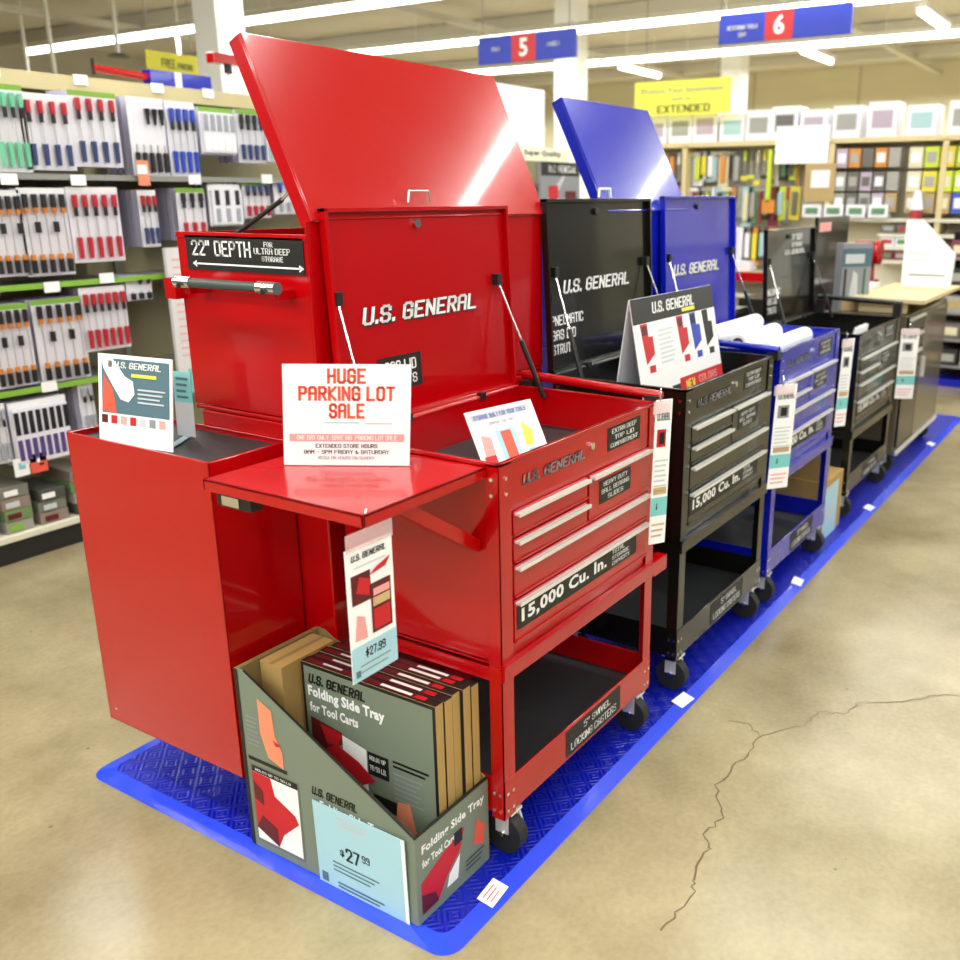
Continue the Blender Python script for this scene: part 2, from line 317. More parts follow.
def make_cart(name, label, x0, w, paint, H=1.0, y0=0, lid=1.51, full=True, lidtext=None, hside=1, hz=0):
    c = root(name, label, 'tool cart', (x0, y0, .012), 0, 'rolling service carts in the front row')
    d = .454; zo = -.012
    def Z(z): return (z if z < .3 else z * H if False else z - (1 - H)) + zo if z > .3 else z + zo
    def bx(m, x0, y0, z0, x1, y1, z1, mt): m.box(x0, y0, Z(z0), x1, y1, Z(z1), mt)
    # posts
    for sx in (0, 1):
        for sy in (0, 1):
            m = M(); X = (lambda t: t if sx == 0 else w - t); Yf = (lambda t: t if sy == 0 else d - t)
            a = sorted((X(0), X(.046))); b_ = sorted((Yf(0), Yf(.003))); m.box(a[0], b_[0], Z(.132), a[1], b_[1], Z(.998), paint)
            a = sorted((X(0), X(.003))); b_ = sorted((Yf(0), Yf(.036))); m.box(a[0], b_[0], Z(.132), a[1], b_[1], Z(.998), paint)
            for z in (.155, .2, .512, .93, .965):
                if z > .3 and z < .9: pts = (.023,)
                else: pts = (.023,) if z > .9 else (.012, .034)
                for t in pts:
                    yy = -.0 if sy == 0 else d; s = -1 if sy == 0 else 1
                    m.cyl((X(t), yy, Z(z)), (X(t), yy + s * .003, Z(z)), .0045, CHROME, 8)
                    xx = 0 if sx == 0 else w; s = -1 if sx == 0 else 1
                    m.cyl((xx, Yf(t * .8), Z(z)), (xx + s * .003, Yf(t * .8), Z(z)), .0045, CHROME, 8)
            m.build('leg', c, .0008)
    # carcass
    m = M()
    bx(m, .004, .02, .535, .01, d - .01, .995, paint); bx(m, w - .01, .02, .535, w - .004, d - .01, .995, paint)
    bx(m, .004, d - .01, .535, w - .004, d - .004, .995, paint)
    bx(m, .046, .006, .535, w - .046, .014, .995, paint)
    bx(m, .004, .012, .53, w - .004, d - .01, .54, paint)
    bx(m, .004, .004, .885, w - .004, .01, 1.0, paint)          # front panel
    for a in ((0, 0, w, .012), (0, d - .012, w, d), (0, 0, .012, d), (w - .012, 0, w, d)): bx(m, a[0], a[1], .992, a[2], a[3], 1.0, paint)
    m.build('cabinet_body', c, .001)
    m = M(); bx(m, .01, .014, .886, w - .01, d - .012, .892, LINER); m.build('top_liner', c)
    # drawers
    sp = w * .49
    def drawer(a0, a1, z0, z1):
        q = M(); bx(q, a0, -.002, z0, a1, .006, z1, paint); bx(q, a0, -.006, z0, a1, -.002, z0 + .006, paint)
        o = q.build('drawer', c, .001)
        q = M(); bx(q, a0 + .004, -.014, z1 - .010, a1 - .004, -.001, z1 - .005, SILV); bx(q, a0 + .004, -.017, z1 - .012, a1 - .004, -.013, z1 - .003, SILV); q.build('drawer_handle', o)
        return o
    e = w - .05
    drawer(.05, sp, .828, .884); drawer(sp + .01, e, .765, .884); drawer(.05, sp, .765, .820); drawer(.05, e, .682, .758); drawer(.05, e, .572, .675)
    # front beam, side beams, bottom shelf
    m = M(); bx(m, .0, -.008, .496, w, .0, .533, paint); bx(m, 0, -.012, .533, w, .004, .538, paint); m.build('front_beam', c, .001)
    for xx in (-.004, w):
        m = M(); bx(m, xx, .0, .494, xx + .004, d, .526, paint); m.build('side_beam', c)
    m = M(); bx(m, .002, .002, .145, w - .002, d - .002, .152, paint); bx(m, .002, -.002, .144, w - .002, .002, .238, paint); bx(m, .002, d - .004, .144, w - .002, d, .238, paint)
    bx(m, .004, .002, .15, .008, d, .238, paint); bx(m, w - .008, .002, .15, w - .004, d, .238, paint); m.build('bottom_shelf', c, .001)
    m = M(); bx(m, .01, .006, .155, w - .01, d - .008, .162, LINER); m.build('shelf_liner', c)
    # lettering
    sticker(c, .057 * w / .7475, Z(.6), .635 * w / .7475, Z(.656), [('15,000 Cu. In.', .03, .16, .7, .68), ('TOTAL', .76, .68, .22, .12), ('STORAGE', .76, .4, .2, .16), ('CAPACITY', .76, .12, .2, .17)], -.003)
    sticker(c, .425 * w / .7475, Z(.795), .592 * w / .7475, Z(.856), [('HEAVY DUTY', .12, .7, .2, .76), ('BALL BEARING', .06, .4, .2, .88), ('SLIDES', .25, .1, .2, .5)], -.003)
    sticker(c, .474 * w / .7475, Z(.92), .65 * w / .7475, Z(.98), [('EXTRA DEEP', .12, .7, .2, .76), ('TOP LID', .2, .4, .2, .6), ('COMPARTMENT', .08, .1, .2, .84)], .003)
    sticker(c, .27 * w / .7475, .152 + zo, .56 * w / .7475, .228 + zo, [('5" SWIVEL', .3, .6, .26, .5), ('LOCKING CASTERS', .08, .14, .3, .84)], -.003, bg=INK)
    m = M(); g = G(m, (.09, .003, Z(.93)), *FR); g.text('U.S. GENERAL', 0, 0, .026, .27 * w / .7475, INK, 1, .05, .2); g.text('U.S. GENERAL', 0.001, .001, .024, .268 * w / .7475, INKG, 2, .02, .2); m.build('badge', c)
    m = M(); m.cyl((w * .52, .005, Z(.955)), (w * .52, -.004, Z(.955)), .009, CHROME, 12); m.build('lock', c)
    for x in (.05, w - .05):
        for y in (.03, d - .06): caster(c, x, y, y < .1)
    # handle along the far side
    if hside:
        hx = w + .022 if hside > 0 else -.025; b0, b1 = (w - .001, w + .03) if hside > 0 else (-.033, .001)
        m = M(); m.cyl((hx, .0, Z(1.012 + hz)), (hx, d, Z(1.028 + hz)), .013, paint, 14); hd = m.build('push_handle', c)
        for y in (.012, d - .03):
            q = M(); q.box(b0, y - .012, Z(.975), b1, y + .03, Z(1.012 + hz), PLAST); q.build('handle_bracket', hd)
    # lid, leaning slightly back from its hinge
    if lid:
        L = lid - 1.0; lr = M(); t = .022
        lr.box(.034, t - .006, 0, w - .012, t, L, paint)
        lr.box(.03, 0, 0, .04, t, L, paint); lr.box(w - .02, 0, 0, w - .01, t, L, paint); lr.box(.03, 0, L - .01, w - .01, t, L, paint); lr.box(.03, 0, 0, w - .01, t, .01, paint)
        lo = lr.build('lid', c, .0015); lo.location = (0 if paint is RED else -.025, d, Z(1.0)); lo.rotation_euler = (-.05, 0, 0)
        m = M(); g = G(m, (0, t - .0075, 0), *FR); q = w / .7475
        if lidtext == 'small':
            g.text('U.S. GENERAL', .3 * q, .33, .025, .3 * q, WHITE, 2, .03, .2); g.text('18" DEEP', .42, .40, .03, .17, WHITE, 2, .04); g.text('STORAGE', .42, .365, .022, .17, WHITE, 2, .03)
        else: logo(g, .125 * q, .240, .042, .45 * q)
        m.build('logo', lo)
        m = M(); g = G(m, (0, t - .0075, 0), *FR)
        if paint is RED: g.rect(.17 * q, .07, .33 * q, .155, INK, 1); g.text('GAS LID', .19 * q, .115, .028, .12 * q, WHITE, 2, .03); g.text('STRUTS', .19 * q, .08, .025, .12 * q, WHITE, 2, .03)
        else:
            g.text('PNEUMATIC', .05 * q, .145, .032, .2 * q, WHITE, 2, .015); g.text('GAS LID', .05 * q, .1, .032, .15 * q, WHITE, 2, .03); g.text('STRUTS', .05 * q, .055, .032, .14 * q, WHITE, 2, .03)
        m.build('lettering', lo)
        m = M(); m.cyl((w * .47, t - .008, L - .04), (w * .47, t - .016, L - .04), .011, PLAST if paint is not RED else CHROME, 12); m.build('lock_hole', lo)
        m = M(); m.cyl((.03, -.004, -.001), (w - .02, -.004, -.001), .006, paint, 10)
        for s_ in (.3, .72): m.box(w * s_, -.014, -.01, w * s_ + .025, .002, .01, PLAST)
        m.build('hinge', lo)
        for sx in (0, 1):
            x = .045 if sx == 0 else w - .075; x2 = .02 if sx == 0 else w - .022
            top = (x, d + .02, Z(1.305)); bot = (x2, d - .10, Z(.975)); T = Vector(top); Bt = Vector(bot); mid = T.lerp(Bt, .5)
            m = M(); m.cyl(T, mid, .0035, CHROME if full else PLAST, 8); m.cyl(mid, Bt, .0075, PLAST, 10)
            s_ = m.build('gas_strut', c)
            q = M(); q.box(x - .01, d + .012, Z(1.295), x + .012, d + .034, Z(1.325), PLAST); q.build('strut_mount', s_)
    return c, Z

C1, Z1 = make_cart('service_cart', 'bright red rolling service cart with open lid and folding side tray, nearest in the row', 0, .7475, RED)
C2, _ = make_cart('service_cart', 'glossy black rolling service cart with open lid, directly behind the red one', .932, .737, BLACK, lid=1.527, hside=0)
C3, _ = make_cart('service_cart', 'blue rolling service cart with open lid, holding white paper rolls', 1.741, .74, BLUE, lid=1.535, hside=-1)
C4, _ = make_cart('service_cart', 'smaller black rolling service cart past the blue one', 2.93, .79, BLACK, H=.92, y0=.03, lid=1.46, lidtext='small', hz=.055)

# folding side tray on the near side of the red cart
ft = M(); ft.box(-.372, .03, .974, -.001, .463, .979, RED)
for a in ((-.372, .03, -.366, .463), (-.372, .03, -.001, .036), (-.372, .457, -.001, .463)): ft.box(a[0], a[1], .955, a[2], a[3], .979, RED)
ft = ft.build('folding_side_tray', C1, .0015)
for y in (.05, .4):
    q = M(); q.prism([(-.29, y, .968), (-.24, y, .968), (-.001, y, .815), (-.001, y, .785), (-.03, y, .80)], (0, .035, 0), RED); q.build('tray_brace', ft, .001)
q = M(); q.box(-.02, .06, .952, -.001, .42, .972, RED); q.build('tray_mount', ft)
q = M(); q.box(-.36, .34, .925, -.33, .44, .955, PLAST); q.box(-.365, .37, .93, -.36, .42, .95, CHROME); q.build('tray_latch', ft)
q = M(); q.box(.7475, -.006, .474, .83, .03, .52, RED); q.build('side_bracket', C1, .002)

# ---------------------------------------------------------------- rear row: roll cabinets, chests, side locker
def rear_unit(x0, x1, y0, y1, paint, pre, lidx=None, ztop=1.49, labels=None, lidlen=(.195, .37), big=True, lidlabel=None):
    r = root('roll_cabinet', labels[0], 'tool cabinet', (x0, y0, .012), 0, 'back row tool cabinets'); w = x1 - x0; d = y1 - y0
    m = M(); m.box(0, 0, .12, w, d - .022, .999, paint); m.box(.0, 0, 1.0, w, d, 1.012, paint); m.build('cabinet_body', r, .004)
    z = .16
    for h in (.26, .16, .12, .12, .10):
        q = M(); q.box(.03, d - .02, z, w - .03, d - .002, z + h - .008, paint); o = q.build('drawer', r, .002)
        q = M(); q.box(.04, d - .002, z + h - .03, w - .04, d + .012, z + h - .014, SILV); q.build('drawer_handle', o); z += h
    for x in (.07, w - .07):
        for y in (.07, d - .09): caster(r, x, y, False)
    if not big: return r
    c = root('tool_chest', labels[1], 'tool chest', (x0, y0, 1.026), 0, 'back row tool chests'); hh = ztop - .04 - 1.026
    m = M(); m.box(0, 0, 0, w, .006, hh + .03, paint); m.box(0, .006, 0, .006, d, hh, paint); m.box(w - .006, .006, 0, w, d, hh, paint); m.box(.006, .006, .004, w - .006, d - .022, hh - .125, paint); m.box(.006, d - .02, hh - .12, w - .006, d - .014, hh, paint)
    m.box(-.003, .001, hh - .012, -.0005, d, hh + .002, paint)
    m.build('chest_body', c, .002)
    q = M(); q.box(.01, .01, hh - .124, w - .01, d - .024, hh - .115, LINER); q.build('chest_liner', c)
    z = .01
    for h in (.11, .08, .08):
        q = M(); q.box(.03, d - .02, z, w - .03, d - .002, z + h - .006, paint); o = q.build('drawer', c, .002)
        q = M(); q.box(.04, d - .002, z + h - .028, w - .04, d + .012, z + h - .012, SILV); q.build('drawer_handle', o); z += h
    # tilted open lid: outer face towards the front row
    A = Vector((.012 if paint is RED else 0, 0, 1.51 - 1.026)); v = Vector((0, lidlen[0], lidlen[1])).normalized(); L = math.hypot(*lidlen); n = Vector((0, -v.z, v.y)); wl = w - A.x
    m = M(); t = .045; lx0, lx1 = 0, w
    o_ = A; m.obox(o_ - n * .006 - v * .03, (wl, 0, 0), v * (L + .03), n * .006, paint)
    for a, wd in ((0, .008), (wl - .008, .008)): m.obox(A + Vector((a, 0, 0)) - n * t - v * .03, (wd, 0, 0), v * (L + .03), n * (t - .006), paint)
    m.obox(A - n * t + v * (L - .008), (wl, 0, 0), v * .008, n * (t - .006), paint)
    l = m.build('chest_lid', c, .007)
    return r, c, l, A, v, n, w, L
r1 = rear_unit(-.005, .95, .503, .95, RED, 'red', labels=('red roll cabinet standing behind the red service cart, under the red chest', 'red deep tool chest with huge open lid behind the nearest red cart'), lidlen=(.170, .366))
r3 = rear_unit(1.34, 1.98, .505, .97, BLUE, 'blue', labels=('blue roll cabinet in the back row under the blue chest', 'blue tool chest whose open lid rises behind the black cart lid'), lidlen=(.172, .342), ztop=1.5)
r4 = rear_unit(2.05, 2.9, .56, 1.0, BLACK, 'black', labels=('low black roll cabinet in the back row, behind the blue cart'), big=False) if False else None
rear_unit(2.1, 2.88, .56, 1.0, BLACK, 'black', labels=('low black roll cabinet in the back row behind the blue cart',), big=False)
# wire lid pulls seen on top of the front lids' edge
for rt, px, z in ((C1, .285, 1.52), (C2, .30, 1.535)):
    m = M(); a = .045; p = Vector((px + .04, .49, z - .012 - (0 if rt is C1 else .005)))
    m.tube([p, p + Vector((.004, 0, .026)), p + Vector((a + .03, 0, .026)), p + Vector((a + .034, 0, 0))], .004, CHROME if rt is C1 else WHP, 8)
    m.build('lid_pull', rt)
# label and handle on the near side of the red chest
rc = r1[1]
m = M(); g = G(m, (-.003, .412, .338), (0, -1, 0), (0, 0, 1)); g.panel(0, 0, .40, .08, .002, INK)
g.text('22" DEPTH', .02, .033, .036, .21, WHITE, 1, .012); g.text('FOR', .275, .058, .012, .03, WHITE, 1, .03); g.text('ULTRA DEEP', .24, .042, .014, .12, WHITE, 1, .01); g.text('STORAGE', .265, .026, .012, .07, WHITE, 1, .03)
g.rect(.03, .012, .39, .016, WHITE, 1); g.poly([(.02, .014), (.035, .006), (.035, .022)], WHITE, 1); g.poly([(.4, .014), (.385, .006), (.385, .022)], WHITE, 1)
m.build('depth_label', rc)
m = M()
m.cyl((-.06, .33, .312), (-.06, .10, .312), .0115, mat('grey_green_grip', '#3e4a48', .4), 14)
h_ = m.build('side_handle', rc)
for y0_, y1_ in ((.33, .385), (.10, .04)):
    q = M(); q.cyl((-.06, y0_, .312), (-.06, y1_, .312), .014, CHROME, 14); q.cyl((-.0755, (y0_ + y1_) / 2, .305), (-.078, (y0_ + y1_) / 2 , .305), .007, PLAST, 8)
    q.box(-.06, max(min(y1_, y0_) + .01, .01), .285, -.001, max(min(y1_, y0_) + .03, .03), .305, RED); q.build('handle_end', h_)
q = M(); q.box(-.03, .435, .265, -.001, .475, .315, RED); q.build('handle_mount', rc)
# strut inside the chest
q = M(); q.cyl((.02, .30, .40), (.02, .09, .50), .006, PLAST, 8); q.cyl((.02, .09, .50), (.02, .06, .52), .004, CHROME, 8); q.build('gas_strut', rc)
# side locker
k = root('side_locker', 'red steel side locker with black lined top on the red cabinet end', 'side locker', (-.247, .606, .172))
m = M(); w, d, h = .238, .534, .80
m.box(0, 0, 0, .004, d, h, RED); m.box(w - .004, 0, 0, w, d, h, RED); m.box(0, 0, 0, w, .004, h, RED); m.box(0, d - .004, 0, w, d, h, RED); m.box(0, 0, 0, w, d, .004, RED)
for a in ((0, 0, .008, d), (0, 0, w, .008), (0, d - .008, w, d), (w - .008, 0, w, d)): m.box(a[0], a[1], h - .002, a[2], a[3], h + .001, RED)
m.cyl((0, d - .04, .04), (-.003, d - .04, .04), .004, CHROME, 8)
m.build('locker_body', k, .002)
q = M(); q.box(.005, .005, h - .02, w - .005, d - .005, h - .014, LINER); q.build('top_liner', k)
q = M(); q.box(.1, d, .4, .13, d + .015, .5, CHROME); q.build('door_handle', k)

# ---------------------------------------------------------------- cards and signs
def cardframe(o, u, v, w, h, t=.003, base=WGLOSS):
    m = M(); g = G(m, o, u, v); g.panel(0, 0, w, h, t, base); return m, g
# huge parking lot sale
m, g = cardframe((-.216, .399, .9925), (.507, -.862, 0), (.033, -.055, 1), .265, .214, .004)
g.text('HUGE', .1325, .174, .032, .080, INKO, 1, .05, align='c'); g.text('PARKING LOT', .1325, .138, .031, .20, INKO, 1, .05, align='c'); g.text('SALE', .1325, .101, .032, .075, INKO, 1, .05, align='c')
g.rect(.085, .091, .16, .093, INKTQ); g.rect(.17, .089, .228, .092, INKLG)
g.rect(.013, .052, .253, .068, INKPK); g.text('ONE DAY ONLY  SAVE BIG  PARKING LOT SALE', .028, .055, .010, .21, WHITE, 2, .02)
g.text('EXTENDED STORE HOURS', .1325, .038, .0085, .13, INK, 1, .02, align='c'); g.text('8AM - 9PM FRIDAY & SATURDAY', .1325, .025, .0085, .18, INK, 1, .01, align='c'); g.text('REGULAR HOURS ON SUNDAY', .1325, .013, .007, .12, INKG, 1, 0, align='c')
tag(m.build('sale_sign'), 'white HUGE PARKING LOT SALE sign standing on the red folding tray', 'sign')
# little pictures of cabinets
def cab_pic(g, x, y, s, c):
    g.poly([(x, y + .08 * s), (x + .035 * s, y + .08 * s), (x + .035 * s, y + .05 * s), (x + .055 * s, y + .05 * s), (x + .055 * s, y + .01 * s), (x + .01 * s, y - .01 * s)], c, 1)
    g.rect(x + .005 * s, y + .055 * s, x + .03 * s, y + .075 * s, INKDR if c is INKR else INK, 2); g.rect(x + .02 * s, y - .03 * s, x + .05 * s, y - .014 * s, c, 1)
def bigframe(bl, br, tl):
    bl, br, tl = map(Vector, (bl, br, tl)); u = br - bl; v = tl - bl; return bl, u.normalized(), (v - u.normalized() * v.dot(u.normalized())).normalized(), u.length, v.length
bl, u, v, w, h = bigframe((.25, .213, .88), (.478, .17, .88), (.255, .30, 1.04))
h = .165
m, g = cardframe(bl, u, v, w, h)
g.rect(.012, h - .028, w - .012, h - .010, INKLG); g.text('STORAGE BUILT FOR YOUR TOOLS', .02, h - .025, .011, w - .05, INKB, 2, .02); g.text('COMPARE OUR CARTS', .06, h - .045, .009, .1, INKG, 1, .01)
g.poly([(.015, .03), (.05, .02), (.055, .09), (.025, .10)], INKPK); g.rect(.012, .0, .05, .045, INKR, 2)
g.rect(.075, .015, .14, .105, INKC); g.rect(.09, .0, .125, .1, INKO, 2); g.poly([(.16, .05), (.185, .045), (.2, .085), (.17, .115)], INKY); g.rect(.165, .01, .21, .04, INKTQ)
tag(m.build('brochure'), 'white brochure card leaning inside the top of the red cart', 'card')
# brochure on the side locker
bl, u, v, w, h = bigframe((-.236, 1.02, .962), (-.205, .785, .962), (-.203, 1.0, 1.171))
h = .215
m, g = cardframe(bl, u, v, w, h)
g.rect(.012, .075, w - .008, h - .010, INKT); g.poly([(.012, .08), (.06, .075), (.05, .13), (.02, .165)], INKO, 2)
g.poly([(.012, .205), (.05, .205), (.09, .165), (.115, .155), (.12, .125), (.1, .105), (.075, .11), (.05, .14), (.02, .18)], WHITE, 3)
g.text('U.S. GENERAL', .055, h - .031, .015, .15, WHITE, 4, .03, .2); g.rect(.035, h - .031, .048, h - .015, INKTN, 3); g.rect(.11, h - .05, .19, h - .042, INKY, 3); g.lines(.13, .135, w - .02, 4, .01, .004, INKLG, 3)
for i, c in enumerate((INKDR, INKR, INKPK, INKR, INKLG, INKG, INKPK)): g.rect(.01 + i * .031, .05, .03 + i * .031, .07, c, 1)
tag(m.build('brochure'), 'brochure card with slate picture and small red product row standing on the side locker', 'card')
m = M(); gg = G(m, (-.10, .905, .966), (.1, -.99, 0), (.03, 0, .99)); gg.panel(0, .085, .06, .16, .002, INKTQ); gg.panel(0, 0, .06, .085, .002, INKLG); gg.lines(.01, .14, .05, 4, .015, .006, INKT)
gg.M.obox((-.19, .835, .961), (.10, .06, 0), (0.01, -.015, 0), (0, 0, .002), INKC)
tag(m.build('leaflet'), 'turquoise leaflet lying folded behind the card on the side locker', 'leaflet')
# A-frame sign on the black cart
r = root('tent_sign', 'white tent sign with black header and cabinet pictures, on the black cart', 'sign', (0, 0, 0))
bl = Vector((.93, .125, .906)); u = Vector((1, 0, 0)); v = Vector((.06, .22, .97)).normalized(); w = .60; h = .345
m, g = cardframe(bl, u, v, w, h)
g.rect(0, h - .075, w, h, INK); g.text('U.S. GENERAL', .13, h - .052, .034, .31, WHITE, 2, .04, .2); g.rect(.34, h - .067, .44, h - .055, INKY, 2); g.rect(.46, h - .06, .57, h - .02, INKTN, 2) if False else None
for x, c in ((.04, INKR), (.29, INKR), (.39, INKB), (.49, INK)): cab_pic(g, x, .16, 1.35, c)
g.lines(.15, .235, .26, 8, .014, .006, INKLG); g.rect(.26, .0, w, .075, INKR); g.text('NEW', .3, .035, .028, .07, INKY, 2, .03); g.text('COLORS', .4, .04, .024, .15, INKPK, 2, .03); g.rect(.2, .03, .26, .06, INK, 1)
m.build('front_leaf', r)
top = bl + v * h; v2 = Vector((-.01, .13, -1)).normalized()
m = M(); m.obox(top + Vector((0, 0.001, 0)), (w, 0, 0), v2 * .34, (0, .003, 0), mat('card_back', '#dfe6ee', .5)); m.build('back_leaf', r)

# hanging tags
def hang(o, u, w, h, label, name='hanging_tag', kind=0, clip=None, lean=(0, 0, 1)):
    r = root(name, label, 'price tag', o, 0, 'product tags hanging from the carts')
    u = Vector(u).normalized(); v = Vector(lean).normalized()
    m = M(); g = G(m, (0, 0, -h), u, v); g.panel(0, 0, w, h - .03 * (kind == 0), .0015, WGLOSS)
    if kind == 0:
        g.rect(0, 0, w, h * .24, INKC); g.text('U.S. GENERAL', .012, h - .055, .012, w * .75, INK, 2, .04, .2); g.lines(.02, h - .07, w - .02, 1, .01, .003, INKLG)
        g.rect(.01, h * .52, .06, h * .72, INKDR, 1); g.poly([(.02, h * .6), (.055, h * .55), (.058, h * .66), (.03, h * .7)], INKR, 2); g.poly([(.055, h * .68), (.10, h * .7), (.115, h * .76), (.075, h * .72)], INKR, 3)
        g.rect(.058, h * .28, .112, h * .62, INKDR, 2); g.rect(.062, h * .3, .106, h * .44, INKR, 3); g.rect(.062, h * .46, .108, h * .52, INKTN, 3); g.rect(.064, h * .53, .108, h * .58, INKPK, 3); g.poly([(.012, h * .28), (.045, h * .27), (.04, h * .42), (.02, h * .45)], INKPK, 1)
        g.text('$27.99', .035, h * .14, .018, .055, INK, 2, .03); g.lines(.02, h * .09, w - .02, 2, .012, .003, INKG, 2); g.rect(.008, .008, .02, .022, INKT, 2)
    else:
        g.rect(.15 * w, h * .68, .7 * w, h * .80, INKR if kind == 1 else INKG); g.rect(.3 * w, h * .70, .6 * w, h * .78, INK, 2); g.text('U.S. GENERAL', .1 * w, h * .86, .02, .8 * w, INK, 1, .03); g.lines(.1 * w, h * .58, .9 * w, 7, h * .035, h * .012, INKLG)
        g.rect(0, h * .2, w, h * .33, INKTQ); g.rect(.1 * w, h * .35, .9 * w, h * .4, INKTN); g.text('$', .3 * w, h * .24, .02, .1 * w, INK, 2, .02); g.lines(.1 * w, h * .13, .9 * w, 3, h * .04, h * .014, INKPK if kind == 2 else INKTN)
    m.build('printed_card', r)
    q = M(); g = G(q, (0, 0, -h), u, v); g.M = q
    sl = mat('clear_sleeve', '#f0d6d6', .1, alpha=.35)
    q.obox(Vector((0, 0, -.034)) + g.n * .003, u * w, v * .034, g.n * .0006, sl); q.build('plastic_sleeve', r)
    q = M(); c = u * (w * .45) + Vector((0, 0, -.012)); q.tube([c, c + Vector((0, 0, .03)), c + Vector((.012, .006, .042))], .0022, CHROME, 6); q.build('hook', r)
    return r
hang((-.418, .035, .966), (1, 0, 0), .122, .29, 'tall price tag hanging from the corner of the red folding tray')
hang((.655, -.03, 1.02), (.85, -.52, 0), .052, .40, 'narrow tag hanging from the far front corner of the red cart', kind=1, lean=(.05, 0, 1))
hang((1.60, -.03, .905), (.8, -.6, 0), .085, .375, 'price tag hanging on the far front corner of the black cart', kind=2, lean=(.09, 0, 1))
hang((2.405, -.03, .965), (.85, -.52, 0), .06, .37, 'narrow price tag hanging on the far corner of the blue cart', kind=2, lean=(.09, 0, 1))
hang((3.60, -.01, .875), (.5, -.86, 0), .095, .37, 'light price tag hanging on the far corner of the smaller black cart', kind=2, lean=(.0, 0, 1))

# display box with tray cartons
r = root('display_box', 'sage cardboard display box cut diagonally, on the mat beside the red cart', 'display box', (-.264, .046, .0125))
m = M(); w, d = .262, .527; t = .004; hi, lo = .478, .222
def side(x, inn, out):
    pass
m.prism([(0, 0, 0), (0, d, 0), (0, d, hi), (0, d - .03, hi), (0, 0, lo)], (t, 0, 0), SAGE)        # near long side
m.prism([(w - t, 0, 0), (w - t, d, 0), (w - t, d, hi), (w - t, d - .03, hi), (w - t, 0, lo)], (t, 0, 0), CARDD)
m.box(t, 0, 0, w - t, t, lo, SAGE); m.box(t, d - t, 0, w - t, d, hi, CARDD); m.box(t, t, 0, w - t, d - t, t, CARDD)
m.box(t, d - .008, .01, w - t, d - .0041, hi - .002, CARDD)
m.build('carton', r)
# dark trimmed cut edges
m = M(); e = .005
m.prism([(-.0006, 0, lo), (-.0006, d - .03, hi), (-.0006, d - .03, hi + .001), (-.0006, 0, lo + .007)], (t + .001, 0, 0), INK); m.box(0, -.0006, lo - .001, w, t, lo + .005, INK)
m.build('printed_edge', r)
m = M(); g = G(m, (-.0003, d, 0), (0, -1, 0), (0, 0, 1)); L = d
g.rect(.0, .0, .012, hi, INK, 1)
g.rect(.02, .245, .15, .255, INK, 1)
g.poly([(.07, .42), (.115, .40), (.12, .335), (.14, .30), (.14, .255), (.09, .27), (.07, .33)], INKS, 1); g.poly([(.11, .325), (.14, .315), (.12, .31)], INKR, 2); g.lines(.025, .36, .065, 7, .012, .004, INKG, 1)
g.rect(.02, .02, .185, .235, DSAGE, 1); g.rect(.028, .028, .18, .215, WHITE, 2); g.rect(.028, .216, .18, .232, INK, 2); g.text('HOLDS UP TO 50 LB', .04, .22, .007, .12, WHITE, 3, .02)
g.poly([(.028, .215), (.09, .215), (.1, .17), (.165, .14), (.175, .12), (.12, .07), (.1, .03), (.028, .06)], INKR, 3); g.poly([(.03, .19), (.06, .17), (.06, .13), (.03, .14)], INKDR, 4); g.poly([(.028, .06), (.1, .03), (.1, .08), (.05, .10)], INKDR, 4)
g.text('U.S. GENERAL', .225, .225, .022, .14, INK, 1, .05, .2); g.text('Folding Side Tray', .25, .192, .024, .2, WHITE, 1, .03)
m.build('side_print', r)
m = M(); g = G(m, (0, -.0003, 0), (1, 0, 0), (0, 0, 1))
g.text('Folding Side Tray', .02, .165, .028, .225, WHITE, 1, .03); g.text('for Tool Carts', .02, .135, .02, .12, WHITE, 1, .03)
g.poly([(.015, .02), (.015, .1), (.09, .13), (.17, .15), (.15, .10), (.10, .06), (.07, .02)], INKR, 1); g.poly([(.015, .02), (.015, .07), (.06, .05), (.07, .02)], INKDR, 2); g.poly([(.1, .03), (.14, .03), (.15, .09), (.11, .06)], WHITE, 1); g.rect(.13, .12, .16, .155, INK, 2)
g.poly([(.2, .08), (.24, .06), (.245, .11), (.215, .14)], INKO, 1); g.lines(.17, .05, .24, 3, .012, .004, INK)
m.build('end_print', r)
m, g = cardframe((-.2675, .34, .006), (0, -1, 0), (-.02, 0, 1), .272, .222, .0015, INKC)
g.rect(.262, 0, .272, .222, WHITE); g.lines(.075, .2, .17, 3, .01, .004, INKLG); g.text('$', .075, .10, .02, .014, INK, 1, .02); g.text('27', .092, .095, .036, .045, INK, 1, .03); g.text('99', .142, .112, .019, .024, INK, 1, .02)
g.lines(.05, .075, .19, 3, .011, .004, INKT); g.lines(.06, .02, .2, 2, .01, .005, INKT); g.rect(.01, .01, .03, .035, INKT)
o = m.build('price_card'); tag(o, 'pale blue 27.99 price card fixed on the front of the sage display box', 'price card')
